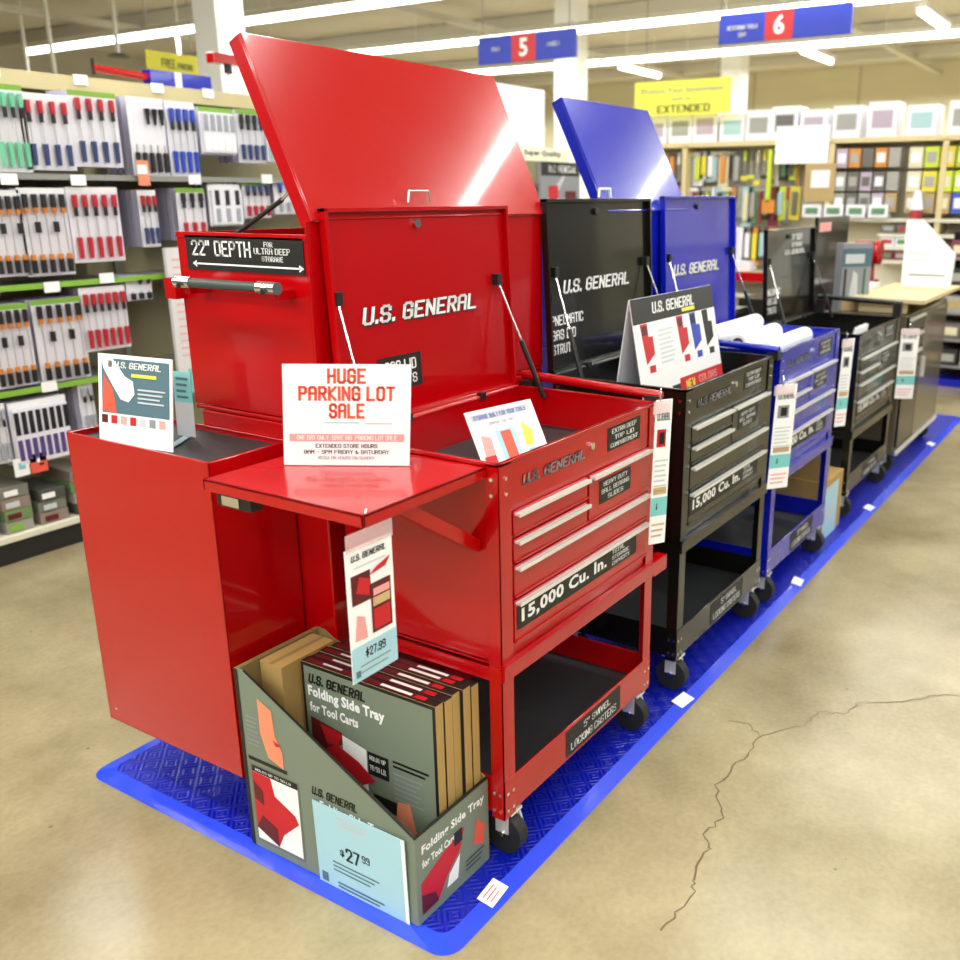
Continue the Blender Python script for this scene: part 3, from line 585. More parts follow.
# tray cartons inside
def tray_carton(x, y0, h, first):
    r = root('tray_carton', 'sage folding side tray carton, frontmost in the display box' if first else '', 'carton', (x, y0, .018), 0, 'folding tray cartons in the display box')
    m = M(); w = .405; t = .026
    m.box(0, 0, 0, t, w, h, CARD); m.build('carton_body', r, .001)
    m = M(); g = G(m, (-.0003, w, 0), (0, -1, 0), (0, 0, 1)); g.rect(0, 0, w, h, INK, 1); g.rect(.008, .006, w - .008, h - .008, SAGE, 2)
    if first:
        g.text('U.S. GENERAL', .02, h - .05, .026, .18, INK, 3, .06, .2); g.text('Folding Side Tray', .018, h - .092, .036, .24, WHITE, 3, .04); g.text('for Tool Carts', .02, h - .125, .026, .155, WHITE, 3, .035)
        g.poly([(.02, h - .14), (.12, h - .155), (.12, h - .185), (.04, h - .24), (.02, h - .22)], INKDR, 3); g.poly([(.05, h - .15), (.12, h - .158), (.11, h - .19), (.07, h - .2)], INKR, 4)
        g.poly([(.12, h - .16), (.195, h - .175), (.195, h - .31), (.12, h - .27)], WHITE, 3); g.poly([(.04, h - .23), (.1, h - .19), (.17, h - .215), (.22, h - .25), (.15, h - .29), (.1, h - .275)], INKR, 5)
        g.rect(.20, h - .235, .262, h - .175, INK, 5); g.text('HOLDS UP', .205, h - .195, .012, .05, WHITE, 6, .02); g.text('TO 50 LB.', .205, h - .222, .014, .05, WHITE, 6, .02)
        g.lines(.275, h - .18, .38, 2, .012, .006, INK, 3); g.lines(.275, h - .21, .36, 6, .013, .004, INKG, 3); g.rect(.21, h - .32, .28, h - .285, INK, 3)
        g.poly([(.285, h - .28), (.32, h - .275), (.335, h - .34), (.36, h - .36), (.35, .05), (.27, .05), (.27, h - .34)], INKS, 3); g.poly([(.32, h - .36), (.36, h - .365), (.33, h - .38)], INKR, 4)
    m.build('front_print', r)
    m = M(); g = G(m, (0, w, h + .0004), (0, -1, 0), (1, 0, 0)); g.rect(.0, 0, w, t, INK, 1); g.rect(.008, .004, w - .05, t - .005, INKDR, 2); g.rect(.24, .008, .33, t - .009, WHITE, 3); g.rect(.06, .01, .12, t - .009, INKLG, 3); g.rect(.34, .006, .37, t - .006, INKR, 3)
    m.build('top_print', r); return r
LBL = [None, 'folding side tray carton second from the front in the display box', 'folding side tray carton third from the front in the display box', 'folding side tray carton fourth from the front in the display box', 'folding side tray carton at the back of the display box, against the red cart']
for i, (x, y, h) in enumerate(((-.142, .07, .468), (-.113, .068, .466), (-.084, .07, .468), (-.055, .062, .47), (-.0275, .06, .465))):
    o = tray_carton(x - .008, y, h, i == 0)
    if i: o['label'] = LBL[i]
m = M(); m.box(-.2, .487, .018, -.03, .56, .485, CARD); m.box(-.2, .518, .485, -.03, .53, .4855, CARDD)
tag(m.build('plain_carton', bevel=.001), 'plain brown carton at the tall end of the display box', 'carton')

# blue cart contents: paper rolls
for i, (x0, x1, y, z, l) in enumerate(((1.80, 2.28, .30, 1.028, 'white paper roll lying highest across the blue cart'), (1.86, 2.26, .21, .998, 'white paper roll lying in the middle of the blue cart'), (1.90, 2.38, .12, .975, 'white paper roll lying nearest the blue cart front edge'))):
    r = root('paper_roll', l, 'roll', (x0, y, z), 0, 'white rolls in the blue cart')
    m = M(); m.cyl((0, 0, 0), (x1 - x0, 0, 0), .036, WHITE, 20); m.build('roll', r); q = M(); q.cyl((-.004, 0, 0), (.012, 0, 0), .024, PLAST, 16); q.cyl((x1 - x0 - .01, 0, 0), (x1 - x0 + .003, 0, 0), .02, PLAST, 16); q.build('core', r)
m = M(); m.box(1.80, .07, .9, 2.42, .38, .94, WHITE); m.box(1.83, .1, .94, 2.42, .36, .965, WHITE); tag(m.build('paper_stack', bevel=.004), 'stack of white sheets under the rolls in the blue cart', 'paper')
m, g = cardframe((2.05, .474, 1.12), (1, 0, 0), (0, .09, 1), .07, .1, .001, INKC); tag(m.build('price_label'), 'small pale blue price label stuck under the blue lid logo', 'label')

# second display carton between blue and smaller black cart
r = root('display_box', 'brown and blue cardboard display box standing past the blue cart', 'display box', (2.56, .03, .0125))
m = M(); m.box(0, 0, 0, .3, .4, .28, CARD); m.box(.02, .02, .28, .06, .38, .42, CARD); m.box(.08, .02, .28, .12, .38, .42, SAGE); m.build('carton', r)
m, g = cardframe((0, -.004, .0), (1, 0, 0), (0, 0, 1), .22, .25, .002, INKC); g.rect(.03, .1, .19, .13, INKLG); m.build('price_card', r)

# smaller black cart contents
m = M(); 
for i in range(7):
    rr_ = random.Random(i); m.cyl((2.97 + i * .028, .06 + rr_.uniform(0, .02), .83), (2.97 + i * .028 + rr_.uniform(-.02, .02), .06, .945), .016, WHITE, 8, .01)
tag(m.build('cloth_bundle'), 'small white cloth bundle at the near corner of the smaller black cart', 'cloth')
# black lid and posters beyond
r = root('tool_chest', 'black chest lid standing open beyond the smaller black cart', 'tool chest', (3.82, .56, .012))
m = M(); m.box(0, 0, .12, .75, .42, .95, BLACK); m.build('chest_body', r, .004); m = M(); m.box(0, -.02, .95, .62, 0, 1.41, BLACK); m.box(.03, -.022, 1.33, .25, -.02, 1.38, INKPK) ; m.build('chest_lid', r, .004)
for x in (.07, .68):
    for y in (.07, .34): caster(r, x, y, False)
m, g = cardframe((3.86, .40, .915), (.8, -.6, 0), (0, 0, 1), .2, .37, .06, INKG)
g.rect(.0, .24, .2, .34, INKT); g.rect(.02, .26, .15, .31, INKLG, 2); g.rect(.02, .06, .035, .23, INK); g.poly([(.06, .07), (.12, .08), (.11, .2), (.08, .22)], INKLG, 2); g.rect(.15, .06, .165, .23, mat('ink_green', '#2f6a52', .5), 2); g.rect(.02, .0, .18, .055, INKTN)
tag(m.build('product_carton'), 'upright grey product carton standing beyond the black lids', 'carton')

# grey cabinet at the end of the row
c = root('end_cabinet', 'tall grey brown steel cabinet at the far end of the front row', 'tool cabinet', (3.84, .02, .012))
m = M(); m.box(0, 0, .12, 1.12, .47, .90, GREY); m.build('cabinet_body', c, .004)
m = M(); m.box(.42, -.012, .15, 1.1, 0, .88, GREY); o = m.build('door', c, .003); q = M(); q.box(.46, -.03, .5, .48, -.012, .62, SILV); q.build('door_handle', o)
for i in range(3):
    m = M(); m.box(.02, -.012, .6 + i * .1, .4, 0, .69 + i * .1, BLACK); o = m.build('drawer', c, .002); q = M(); q.box(.03, -.025, .67 + i * .1, .39, -.012, .685 + i * .1, SILV); q.build('drawer_handle', o)
m = M(); m.box(.02, -.012, .16, .4, 0, .58, BLACK); m.build('door', c, .002)
m = M(); m.box(0, -.02, .12, 1.12, -.012, .145, SILV); m.build('kick_rail', c)
for x in (.08, 1.04):
    for y in (.06, .4): caster(c, x, y, y < .1)
m = M(); m.box(3.86, -.06, .975, 4.90, .33, 1.0, WOOD); m.box(3.9, 0.04, .915, 3.94, .3, .975, WOOD); m.box(4.8, 0.04, .915, 4.84, .3, .975, WOOD); tag(m.build('wood_top', bevel=.004), 'pale wooden board lying on the end cabinet', 'board')
m = M(); m.prism([(4.62, .24, 1.001), (4.62, -.045, 1.001), (4.62, -.055, 1.2), (4.62, .15, 1.40), (4.62, .245, 1.40)], (.03, 0, 0), WGLOSS)
g = G(m, (4.619, .24, 1.001), (0, -1, 0), (0, 0, 1)); g.lines(.04, .07, .25, 1, .02, .008, INKG); g.lines(.03, .2, .16, 2, .04, .006, INKLG)
tag(m.build('angled_sign'), 'large white angled cut display panel standing on the wooden board', 'sign')
m = M()
for i in range(4): m.box(3.95 + i * .03, .345 - i * .003, .914 + i * .03, 4.4 + i * .03, .46, .942 + i * .03, WHITE)
tag(m.build('paper_sheets'), 'loose white sheets stacked beside the wooden board', 'paper')
r = root('bench_machine', 'red bench machine with a small wheel, past the black lids', 'machine', (5.0, .6, .0))
m = M(); m.box(-.12, -.08, 0, .12, .08, .95, RED); m.box(-.14, -.1, .95, .14, .1, 1.0, RED); m.prism([(-.1, -.08, 1.0), (.1, -.08, 1.0), (.04, -.08, 1.25), (-.04, -.08, 1.25)], (0, .12, 0), RED); m.build('machine_body', r, .006)
m = M(); m.cyl((0, -.1, 1.18), (0, -.13, 1.18), .08, RED, 18); m.build('hand_wheel', r)

# ---------------------------------------------------------------- left pegboard shelving with hanging packs
PEG = mat('pegboard_olive', '#8f8766', .8, bump=.4, bscale=120); GRN = mat('label_green', '#7fae3a', .5); RAIL = mat('header_rail', '#cdbf8f', .7)
GMET = mat('grey_shelf_metal', '#8b8a84', .5); BASEW = mat('cream_base_shelf', '#dcd7c2', .5); KICK = mat('black_kick', '#1b1a17', .6)
g_ = root('pegboard_shelving', 'long pegboard shelving run on the left, with cream base deck', 'shelving', (-1.2, 2.934, 0))
LEN = 6.4
m = M(); m.box(0, .33, .1, LEN, .36, 2.0, PEG); m.build('pegboard', g_)
m = M(); m.box(0, .27, 1.985, LEN, .36, 2.055, RAIL); m.build('header_rail', g_)
m = M(); m.box(0, 0, .095, LEN, .34, .125, BASEW); m.build('base_deck', g_, .004)
m = M(); m.box(0, .01, 0, LEN, .04, .095, KICK); m.box(LEN - .03, .01, 0, LEN, .34, .095, KICK); m.build('kick_plate', g_)
for i in range(6):
    m = M(); m.box(i * 1.27, .322, .12, i * 1.27 + .03, .33, 2.0, GMET); m.build('upright', g_)
rowz = [1.615, 1.16, .735, .40]
for z in (1.612, 1.168, .735):
    m = M(); m.box(.02, -.005, z - .012, LEN - .02, .0, z + .012, GRN if z < 1.2 else GMET); m.box(.02, 0, z - .002, LEN - .02, .33, z + .002, GMET); m.build('label_strip', g_)
m = M(); m.cyl((.9, .3, 2.0), (1.3, .3, 2.0), .01, RED, 8)
# white price labels: parts of the shelving
for x, z in ((.30, 1.605), (.95, 1.60), (1.25, 1.60), (1.85, 1.61), (2.3, 1.62), (2.75, 1.62), (.80, 1.165), (1.06, 1.16), (1.32, 1.18), (.62, 1.15), (1.9, 1.17), (.98, .74), (.6, .74), (.4, 2.04), (.75, 2.04), (1.1, 2.04), (1.5, 2.04), (1.9, 2.04), (2.2, 2.04)):
    x += .95; m = M(); yy = -.009 if z < 1.9 else .262; m.box(x - .03, yy, z - .022, x + .04, yy + .003, z + .022, WHITE); m.build('price_label', g_)

HND = {'red': mat('tool_red', '#b3202c', .4), 'blk': mat('tool_black', '#1c1c20', .4), 'org': mat('tool_orange', '#c87a2c', .4), 'blu': mat('tool_blue', '#2746b4', .4), 'grn': mat('tool_green', '#6cc79c', .4), 'wht': WHITE, 'gry': mat('tool_grey', '#9ba0a6', .4), 'nvy': mat('tool_navy', '#34406e', .4), 'cyn': mat('tool_cyan', '#7fc4c4', .4), 'pur': mat('tool_purple', '#53407a', .4)}
SHAFT = mat('tool_steel', '#c9c9c4', .3, metal=.6); BL = mat('blister_card', '#e6e4ea', .3, coat=.3)
SIDE = mat('blister_edge', '#b9b7cc', .3)
def pack(x0, x1, z1, z0, n, a, b_, word, head=GRN, depth=4, style='two'):
    w = x1 - x0; h = z1 - z0
    proto = root('tool_pack', 'frontmost ' + word, 'tool pack', (x0, 2.95, z0), 0, 'hanging tool packs on the left pegboard')
    m = M(); m.box(0, 0, 0, w, .004, h, BL); m.box(0, -.001, h - .022, w, .0, h, head); m.box(.008, -.02, .01, w - .008, 0, h - .03, BL) if style == 'box' else None
    m.build('card', proto)
    for i in range(n):
        cx = w * (i + .6) / (n + .2); q = M(); A = HND[a]; Bq = HND[b_]; r = min(.012, w / n * .3)
        if style == 'two':
            q.cyl((cx, -.014, h * .90), (cx, -.014, h * .74), r, A, 8); q.cyl((cx, -.014, h * .74), (cx, -.014, h * .62), r * .75, HND['blk'], 8); q.cyl((cx, -.014, h * .62), (cx, -.014, h * .34), r * .3, SHAFT, 6); q.cyl((cx, -.014, h * .34), (cx, -.014, h * .06), r, Bq, 8, r * .8)
        elif style == 'mid':
            q.cyl((cx, -.014, h * .93), (cx, -.014, h * .78), r, A, 8); q.cyl((cx, -.014, h * .78), (cx, -.014, h * .72), r * .9, HND['org'], 8); q.cyl((cx, -.014, h * .72), (cx, -.014, h * .25), r * .3, SHAFT, 6)
            if i % 2: q.cyl((cx, -.014, h * .62), (cx, -.014, h * .5), r, A, 8)
            q.cyl((cx, -.014, h * .25), (cx, -.014, h * .19), r * .9, HND['org'], 8); q.cyl((cx, -.014, h * .19), (cx, -.014, h * .04), r, Bq, 8)
        elif style == 'low':
            q.cyl((cx, -.014, h * .30), (cx, -.014, h * .05), r, Bq, 8); q.cyl((cx, -.014, h * .3), (cx, -.014, h * .4), r * .4, SHAFT, 6)
            if i > n / 2 - 1: q.cyl((cx, -.014, h * .86), (cx, -.014, h * .66), r * 1.1, A, 8, r * .5)
        else:
            q.box(cx - r, -.024, h * .5, cx + r, -.004, h * .85, A); q.box(cx - r, -.024, h * .1, cx + r, -.004, h * .42, Bq)
        q.build('screwdriver' if style in ('two', 'mid', 'low') else 'bit_set', proto)
    card = proto.children[0]
    for k in range(1, depth):
        r = root('tool_pack', 'pack behind the ' + word, 'tool pack', (x0 + k * .002, 2.95 + k * .045, z0), 0, 'packs hidden behind the ' + word)
        if k == 1: q = M(); q.box(0, 0, 0, w, .03, h, SIDE); card2 = q.build('card', r)
        else: c_ = card2.copy(); COL.objects.link(c_); c_.parent = r
PK = [(0.683, 0.827, 1.966, 1.628), (0.803, 1.022, 1.941, 1.639), (1.023, 1.248, 1.968, 1.657), (1.298, 1.488, 1.964, 1.623), (1.498, 1.661, 1.961, 1.622), (1.683, 1.889, 1.948, 1.729), (1.905, 2.08, 1.953, 1.697), (2.093, 2.231, 1.955, 1.707), (0.597, 0.748, 1.558, 1.213), (0.737, 0.947, 1.567, 1.206), (0.952, 1.197, 1.572, 1.251), (1.298, 1.393, 1.561, 1.305), (1.506, 1.668, 1.572, 1.328), (1.692, 1.89, 1.592, 1.389), (1.906, 2.084, 1.604, 1.424), (2.114, 2.298, 1.617, 1.441), (0.528, 0.706, 1.102, 0.755), (0.723, 0.949, 1.108, 0.75), (0.945, 1.17, 1.143, 0.858), (1.18, 1.316, 1.176, 1.066), (0.554, 0.811, 0.692, 0.413), (0.45, 0.542, 0.699, 0.443), (0.874, 0.945, 0.726, 0.5)]
PS = [(4, 'grn', 'grn', 'green handled pack of the top row, leftmost'), (4, 'red', 'nvy', 'red and black screwdriver pack of the top row, left of its twin', WHITE), (4, 'red', 'nvy', 'red and black screwdriver pack of the top row, right of its twin'), (5, 'blk', 'blk', 'black tool pack of the top row beside the blue one', WHITE, 5, 'low'), (4, 'blu', 'blu', 'blue tool pack of the top row', WHITE), (5, 'gry', 'wht', 'white and grey bit set of the top row', GRN, 4, 'box'), (4, 'blk', 'nvy', 'small dark screwdriver pack of the top row by the red lid', GRN), (3, 'cyn', 'cyn', 'pale cyan pack of the top row touching the red lid', WHITE),
 (4, 'blk', 'blk', 'black and orange screwdriver pack of the second row, leftmost', WHITE, 4, 'mid'), (5, 'blk', 'blk', 'black and orange screwdriver pack beside the red one, second row', WHITE, 4, 'mid'), (5, 'red', 'red', 'red screwdriver pack of the second row', WHITE), (3, 'red', 'nvy', 'narrow red and navy pack of the second row', WHITE, 5), (3, 'blk', 'red', 'dark red narrow pack of the second row above the 22 inch label', GRN), (3, 'blk', 'gry', 'dark boxed set of the second row behind the red chest', WHITE, 3, 'box'), (4, 'nvy', 'red', 'navy and red pack of the second row behind the chest strut', GRN), (3, 'blu', 'gry', 'blue pack of the second row beside the red lid', WHITE),
 (5, 'blk', 'blk', 'orange and black screwdriver pack of the third row, leftmost', GRN, 4, 'mid'), (5, 'blk', 'blk', 'orange and black screwdriver pack of the third row, beside the red pack', GRN, 4, 'mid'), (6, 'red', 'red', 'red screwdriver pack of the third row above the brochure', WHITE), (3, 'blk', 'blk', 'small black pliers pack of the third row', GRN, 4, 'low'), (8, 'blk', 'pur', 'wide dark tool set in the fourth row left of the brochure', WHITE, 3, 'box'), (3, 'gry', 'gry', 'grey pack in the fourth row cut by the picture edge', WHITE, 3), (2, 'gry', 'gry', 'narrow grey pack in the fourth row behind the brochure', WHITE, 5)]
for a, b_ in zip(PK, PS): pack(*a, *b_)
# base deck stock
STK = [mat('stock_grey_green', '#77796b', .6, var=.15), mat('stock_dark', '#4a4a45', .6), mat('stock_grey', '#9c9a90', .6), mat('stock_green', '#6e8757', .6), mat('stock_brown', '#8a7b6e', .6)]
rn = random.Random(5); lab = ['leftmost', 'second from left', 'third from left', 'fourth from left', 'fifth from left', 'sixth from left', 'seventh from left']
for j in range(7):
    x = .30 + j * .16; z = .127; ww = .13
    for k_ in range(4 if j != 2 else 3):
        hgt = .052; m = M(); m.box(x + rn.uniform(0, .012), 2.955 + rn.uniform(0, .01), z, x + ww, 3.2, z + hgt - .002, STK[(j * 2 + k_) % 5]); m.box(x + .02, 2.9535, z + .01, x + ww - .05, 2.957, z + .035, (WHITE, GRN, INKDR, INKLG)[(j + k_) % 4])
        tag(m.build('flat_tool_case', bevel=.004), 'flat boxed tool set, %s stack on the cream base deck, level %s' % (lab[j], ['one', 'two', 'three', 'four'][k_]), 'boxed set', 'boxed sets stacked on the base deck'); z += hgt
m, g = cardframe((.60, 2.93, .375), (1, 0, 0), (0, 0, 1), .075, .085, .002, INKO); g.rect(.03, .045, .045, .07, WHITE); g.rect(.04, .03, .06, .04, INK)
tag(m.build('shelf_sign'), 'orange shelf sign above the boxed sets at lower left', 'sign')
m, g = cardframe((.53, 2.932, .375), (1, 0, 0), (0, 0, 1), .065, .08, .002, WHITE); g.rect(.02, .03, .05, .06, INKTQ)
tag(m.build('shelf_sign'), 'white shelf sign with turquoise mark beside the orange one', 'sign')
m, g = cardframe((1.28, 2.90, 1.58), (1, 0, 0), (0, 0, 1), .06, .11, .002, INKS); g.rect(0, .05, .05, .09, WHITE)
tag(m.build('shelf_sign'), 'orange and white price sign hanging below the black tool pack', 'sign')
# white poster board on the end of red chest aisle
m, g = cardframe((1.36, 2.88, .60), (1, 0, 0), (0, 0, 1), .26, .70, .02, mat('poster_grey_white', '#d9d6d4', .5)); g.lines(.03, .64, .22, 14, .035, .008, INKPK); g.rect(.05, .0, .26, .12, INKTQ)
tag(m.build('poster_board'), 'tall pale printed poster behind the red chest corner', 'poster')
# things on top of the left shelving
r = root('steel_arm', 'long red steel arm with blue sleeves lying on top of the pegboard', 'arm', (1.36, 3.25, 2.075))
m = M(); m.cyl((0, 0, .03), (.42, 0, .01), .016, RED, 10, .02); m.cyl((0, 0, .0), (0, 0, .07), .008, RUB, 8); m.build('arm', r)
for a, b_, mt in ((.28, .42, BLUE), (.46, .64, BLUE)): q = M(); q.box(a, -.03, -.02, b_, .03, .05, mt); q.build('sleeve', r)
q = M(); q.box(.42, -.03, -.02, .46, .03, .05, WHITE); q.build('collar', r)
r = root('red_display_bar', 'small red bar on a black stem and white pole above the shelving', 'display bar', (2.1, 3.2, 2.05))
m = M(); m.cyl((0, 0, 0), (0, 0, .1), .008, WHP, 8); m.cyl((0, 0, .1), (0, 0, .14), .02, PLAST, 10); m.build('pole', r); m = M(); m.box(-.11, -.03, .14, .12, .03, .19, RED); m.build('bar', r, .004)

# ---------------------------------------------------------------- hanging signs
SB = mat('sign_blue', '#2c3cae', .5); SR = mat('sign_red', '#c62b2e', .5); SY = mat('sign_yellow', '#f1ee5a', .5)
def aisle(x, y0, y1, z0, z1, num, lt, rt, label):
    r = root('aisle_sign', label, 'sign', (x, y1, z0), 0, 'hanging aisle signs'); w = y1 - y0; h = z1 - z0
    m = M(); g = G(m, (0, 0, 0), (0, -1, 0), (0, 0, 1)); g.panel(0, 0, w, h, .03, SB)
    c = w * (.48 if num == '5' else .47); g.rect(c - .11, 0, c + .11, h, SR, 1); g.text(num, c, h * .18, h * .66, None, WHITE, 2, .02, align='c')
    if lt:
        for i, t in enumerate(lt): g.text(t, c / 2 - .05, h * (.45 - .25 * i) , h * .15, None, WHITE, 2, .03, align='c')
    if rt: g.text(rt, (c + w) / 2 + .04, h * .45, h * .15, None, WHITE, 2, .03, align='c')
    m.build('sign_board', r)
    q = M()
    for y in (-.05, -w + .05): q.cyl((-.0, y, h), (0, y, 3.77 - z0), .004, GMET, 6)
    q.build('suspension_wire', r)
aisle(5, 2.82, 3.71, 2.523, 2.72, '5', ['TOOLS'], 'SOCKETS', 'hanging blue aisle sign with a red square numbered 5')
aisle(6, 1.08, 2.11, 2.67, 2.88, '6', ['MEASURING TOOLS', 'SAWS'], None, 'hanging blue aisle sign with a red square numbered 6')
m, g = cardframe((3.66, 6, 2.45), (1, 0, 0), (0, 0, 1), .5, .2, .01, mat('sign_olive_yellow', '#c9c228', .5)); g.text('FREE', .14, .08, .07, .13, INK, 1, .03); g.text('PARKING', .29, .08, .05, .15, INK, 1, .03)
r = m.build('banner'); tag(r, 'olive yellow FREE banner behind the white column', 'banner'); q = M(); 
for x in (3.7, 4.1): q.cyl((x, 6, 2.65), (x, 6, 3.77), .004, GMET, 6)
q.build('suspension_wire', r)
m, g = cardframe((7.3, 3.52, 2.28), (0, -1, 0), (0, 0, 1), 1.0, .31, .01, SY); g.text('Protect Your Investment', .08, .2, .045, .84, INKG, 1, .0); g.text('with an', .4, .13, .03, .2, INKG, 1, 0); g.text('EXTENDED', .25, .02, .07, .55, INK, 1, .02)
r = m.build('banner'); tag(r, 'large yellow banner above the far tool wall', 'banner'); q = M()
for y in (3.4, 2.65): q.cyl((7.3, y, 2.59), (7.3, y, 3.77), .004, GMET, 6)
q.build('suspension_wire', r)
m, g = cardframe((4.08, 2.9, 1.87), (1, 0, 0), (0, 0, 1), .62, .40, .01, WGLOSS)
tag(m.build('header_board'), 'blank white header board above the shelving between the two big lids', 'sign')
m, g = cardframe((4.3, 2.895, 1.78), (1, 0, 0), (0, 0, 1), .75, .09, .01, mat('cream_card', '#eeeccf', .5)); g.text('Super Quality', .12, .03, .045, .5, INK, 1, .03)
tag(m.build('header_strip'), 'cream strip of black lettering below the blank header board', 'sign')
m, g = cardframe((4.62, 2.88, 1.35), (1, 0, 0), (0, 0, 1), .56, .43, .02, INKG); g.rect(0, .33, .56, .43, INK); g.text('U.S. GENERAL', .1, .355, .05, .4, WHITE, 2, .04, .2); g.rect(.1, .14, .24, .26, INKR, 2); g.rect(.34, .0, .5, .22, INKDR, 2); g.poly([(.0, .1), (.3, .33), (.34, .33), (.05, 0), (0, 0)], INKLG, 1)
tag(m.build('poster_board'), 'black headed poster with red cabinets, between the red and blue lids', 'poster')
r = root('ceiling_camera', 'small dark camera hanging on a white pole from the ceiling at upper left', 'camera', (4.81, 8, 2.86))
m = M(); m.cyl((0, 0, .03), (0, 0, .91), .02, WHP, 8); m.build('pole', r); m = M(); m.cyl((0, 0, 0), (0, 0, .03), .11, PLAST, 14, .05); m.build('camera_dome', r)
for x, y in ((4.3, 8.3), (6.0, 8.6), (7.4, 10.4), (5.4, 10.6)):
    m = M(); m.cyl((x, y, 1.6), (x, y, 3.77), .02, WHP, 8)
    tag(m.build('drop_pole'), 'thin white drop pole reaching down from the ceiling behind the left shelving', 'pole', 'thin white ceiling drop poles')

# ---------------------------------------------------------------- far shelving at the back
X0 = 7.45
TANP = mat('tan_panel', '#e2dcc6', .8); 
f = root('back_shelving', 'wide tan shelving wall across the far end of the store', 'shelving', (X0, -3.2, 0))
W_ = 7.4
m = M(); m.box(.3, 0, .1, .33, W_, 2.0, TANP); m.build('back_panel', f)
m = M(); m.box(-.02, 0, 1.99, .33, W_, 2.03, mat('tan_shelf', '#d9c796', .6)); m.build('top_shelf', f)
m = M(); m.box(-.1, 0, 0, .33, W_, .14, GMET); m.build('base', f)
for y in (1.35, 3.78, 4.75, 6.2):
    m = M(); m.box(-.02, y, .14, .3, y + .045, 2.0, MC['tan_shelf']); m.build('upright', f)
for z, y0, y1 in ((1.33, 3.4, 4.8), (1.2, 3.4, 4.3), (1.09, 3.4, 4.3), (.97, 3.4, 4.3), (.82, 4.75, 7.3), (1.33, .2, 3.4), (.97, .2, 3.4), (.6, .2, 7.3)):
    m = M(); m.box(-.03, y0, z - .015, .3, y1, z + .015, BASEW); m.build('shelf', f)
m = M(); m.box(-.07, 4.9, .74, -.03, 6.4, .83, RED); m.build('red_edge_strip', f)
PAL = {k: mat('far_' + k, v, .5) for k, v in dict(white='#eceaf0', yel='#e0d040', lime='#c8d83a', org='#d48a34', tan='#b49a68', grey='#a3a19a', dgrey='#6a6660', blk='#302c2c', red='#b3323a', blue='#3b58c0', mauve='#b8a6b8', green='#5d8a62', cream='#dcd4b2', maroon='#7c3040', cyan='#a9c9cc').items()}
WORDS = {'yel': 'yellow', 'lime': 'lime', 'org': 'orange', 'dgrey': 'dark grey', 'blk': 'black'}
def far_box(y, z, w, h, c, d=.1, c2=None, name='boxed_item', label=None, grp=None, x=None):
    m = M(); x = X0 - .01 if x is None else x
    m.box(x, y, z, x + d, y + w, z + h, PAL[c])
    if c2: m.box(x - .003, y + w * .15, z + h * .25, x, y + w * .85, z + h * .75, PAL[c2])
    tag(m.build(name, bevel=.004), label, 'product', grp); return
# top row of pale boxes with grey pictures
ys = [3.25, 2.98, 2.72, 2.44, 2.18, 1.93, 1.66, 1.36, 1.05, .72, .38, .05, -.3]
nth = ['leftmost', 'second', 'third', 'fourth', 'fifth', 'sixth', 'seventh', 'eighth', 'ninth', 'tenth', 'eleventh', 'twelfth', 'last']
for i, y in enumerate(ys):
    far_box(y - .02, 2.032, .25, .25 + .02 * (i % 3), 'white', .28, ('mauve', 'grey', 'mauve', 'cyan', 'grey', 'dgrey')[i % 6], 'boxed_light', 'pale box with grey picture on the far top shelf, %s from the left' % nth[i], 'pale boxes on the far top shelf')
m, g = cardframe((X0 - .03, 2.1, 1.82), (0, -1, 0), (0, 0, 1), .5, .33, .01, WGLOSS); tag(m.build('blank_sign'), 'blank white sign hanging in front of the far top shelf', 'sign')
m, g = cardframe((X0 - .2, .45, 1.94), (0, -1, 0), (0, 0, 1), .35, .16, .01, WGLOSS); tag(m.build('blank_sign'), 'blank white sign at the right end of the far shelf', 'sign')
# long hanging tools, left bay
rn = random.Random(11)
cl = ['grey', 'white', 'green', 'dgrey', 'yel', 'red', 'blk', 'cream', 'org', 'lime', 'grey', 'white', 'maroon', 'dgrey', 'cyan']
HG = 'hanging tools on the far left tool wall'
def far_tool(y, z, L, c, c2, kind, label):
    r = root('hanging_tool', label, 'hand tool', (X0 + .1, y, z), 0, HG)
    if kind == 0:
        m = M(); m.cyl((0, 0, 0), (0, 0, -L * .35), .016, PAL[c], 8); m.build('tool_handle', r); m = M(); m.cyl((0, 0, -L * .35), (0, 0, -L * .85), .007, SHAFT, 6); m.build('shaft', r); m = M(); m.box(-.01, -.035, -L, .01, .035, -L * .85, PAL[c2]); m.build('tool_head', r, .004)
    elif kind == 1:
        m = M(); m.box(0, -.05, -L, .012, .05, 0, PAL[c]); m.build('card', r); m = M(); m.box(-.03, -.025, -L * .85, 0, .025, -L * .15, PAL[c2]); m.build('blister', r, .008)
    else:
        m = M(); m.cyl((0, 0, 0), (0, 0, -L), .012, PAL[c], 8); m.build('bar', r); m = M(); m.box(-.02, -.05, -L * .12, .02, .06, -L * .02, PAL[c2]); m.build('jaw', r, .003)
CN = {'grey': 'grey', 'white': 'white', 'green': 'green', 'dgrey': 'dark grey', 'yel': 'yellow', 'red': 'red', 'blk': 'black', 'cream': 'cream', 'org': 'orange', 'lime': 'lime', 'maroon': 'maroon', 'cyan': 'pale cyan', 'blue': 'blue', 'mauve': 'mauve', 'tan': 'tan'}
KN = ['hand tool', 'carded tool', 'bar clamp']
used = set()
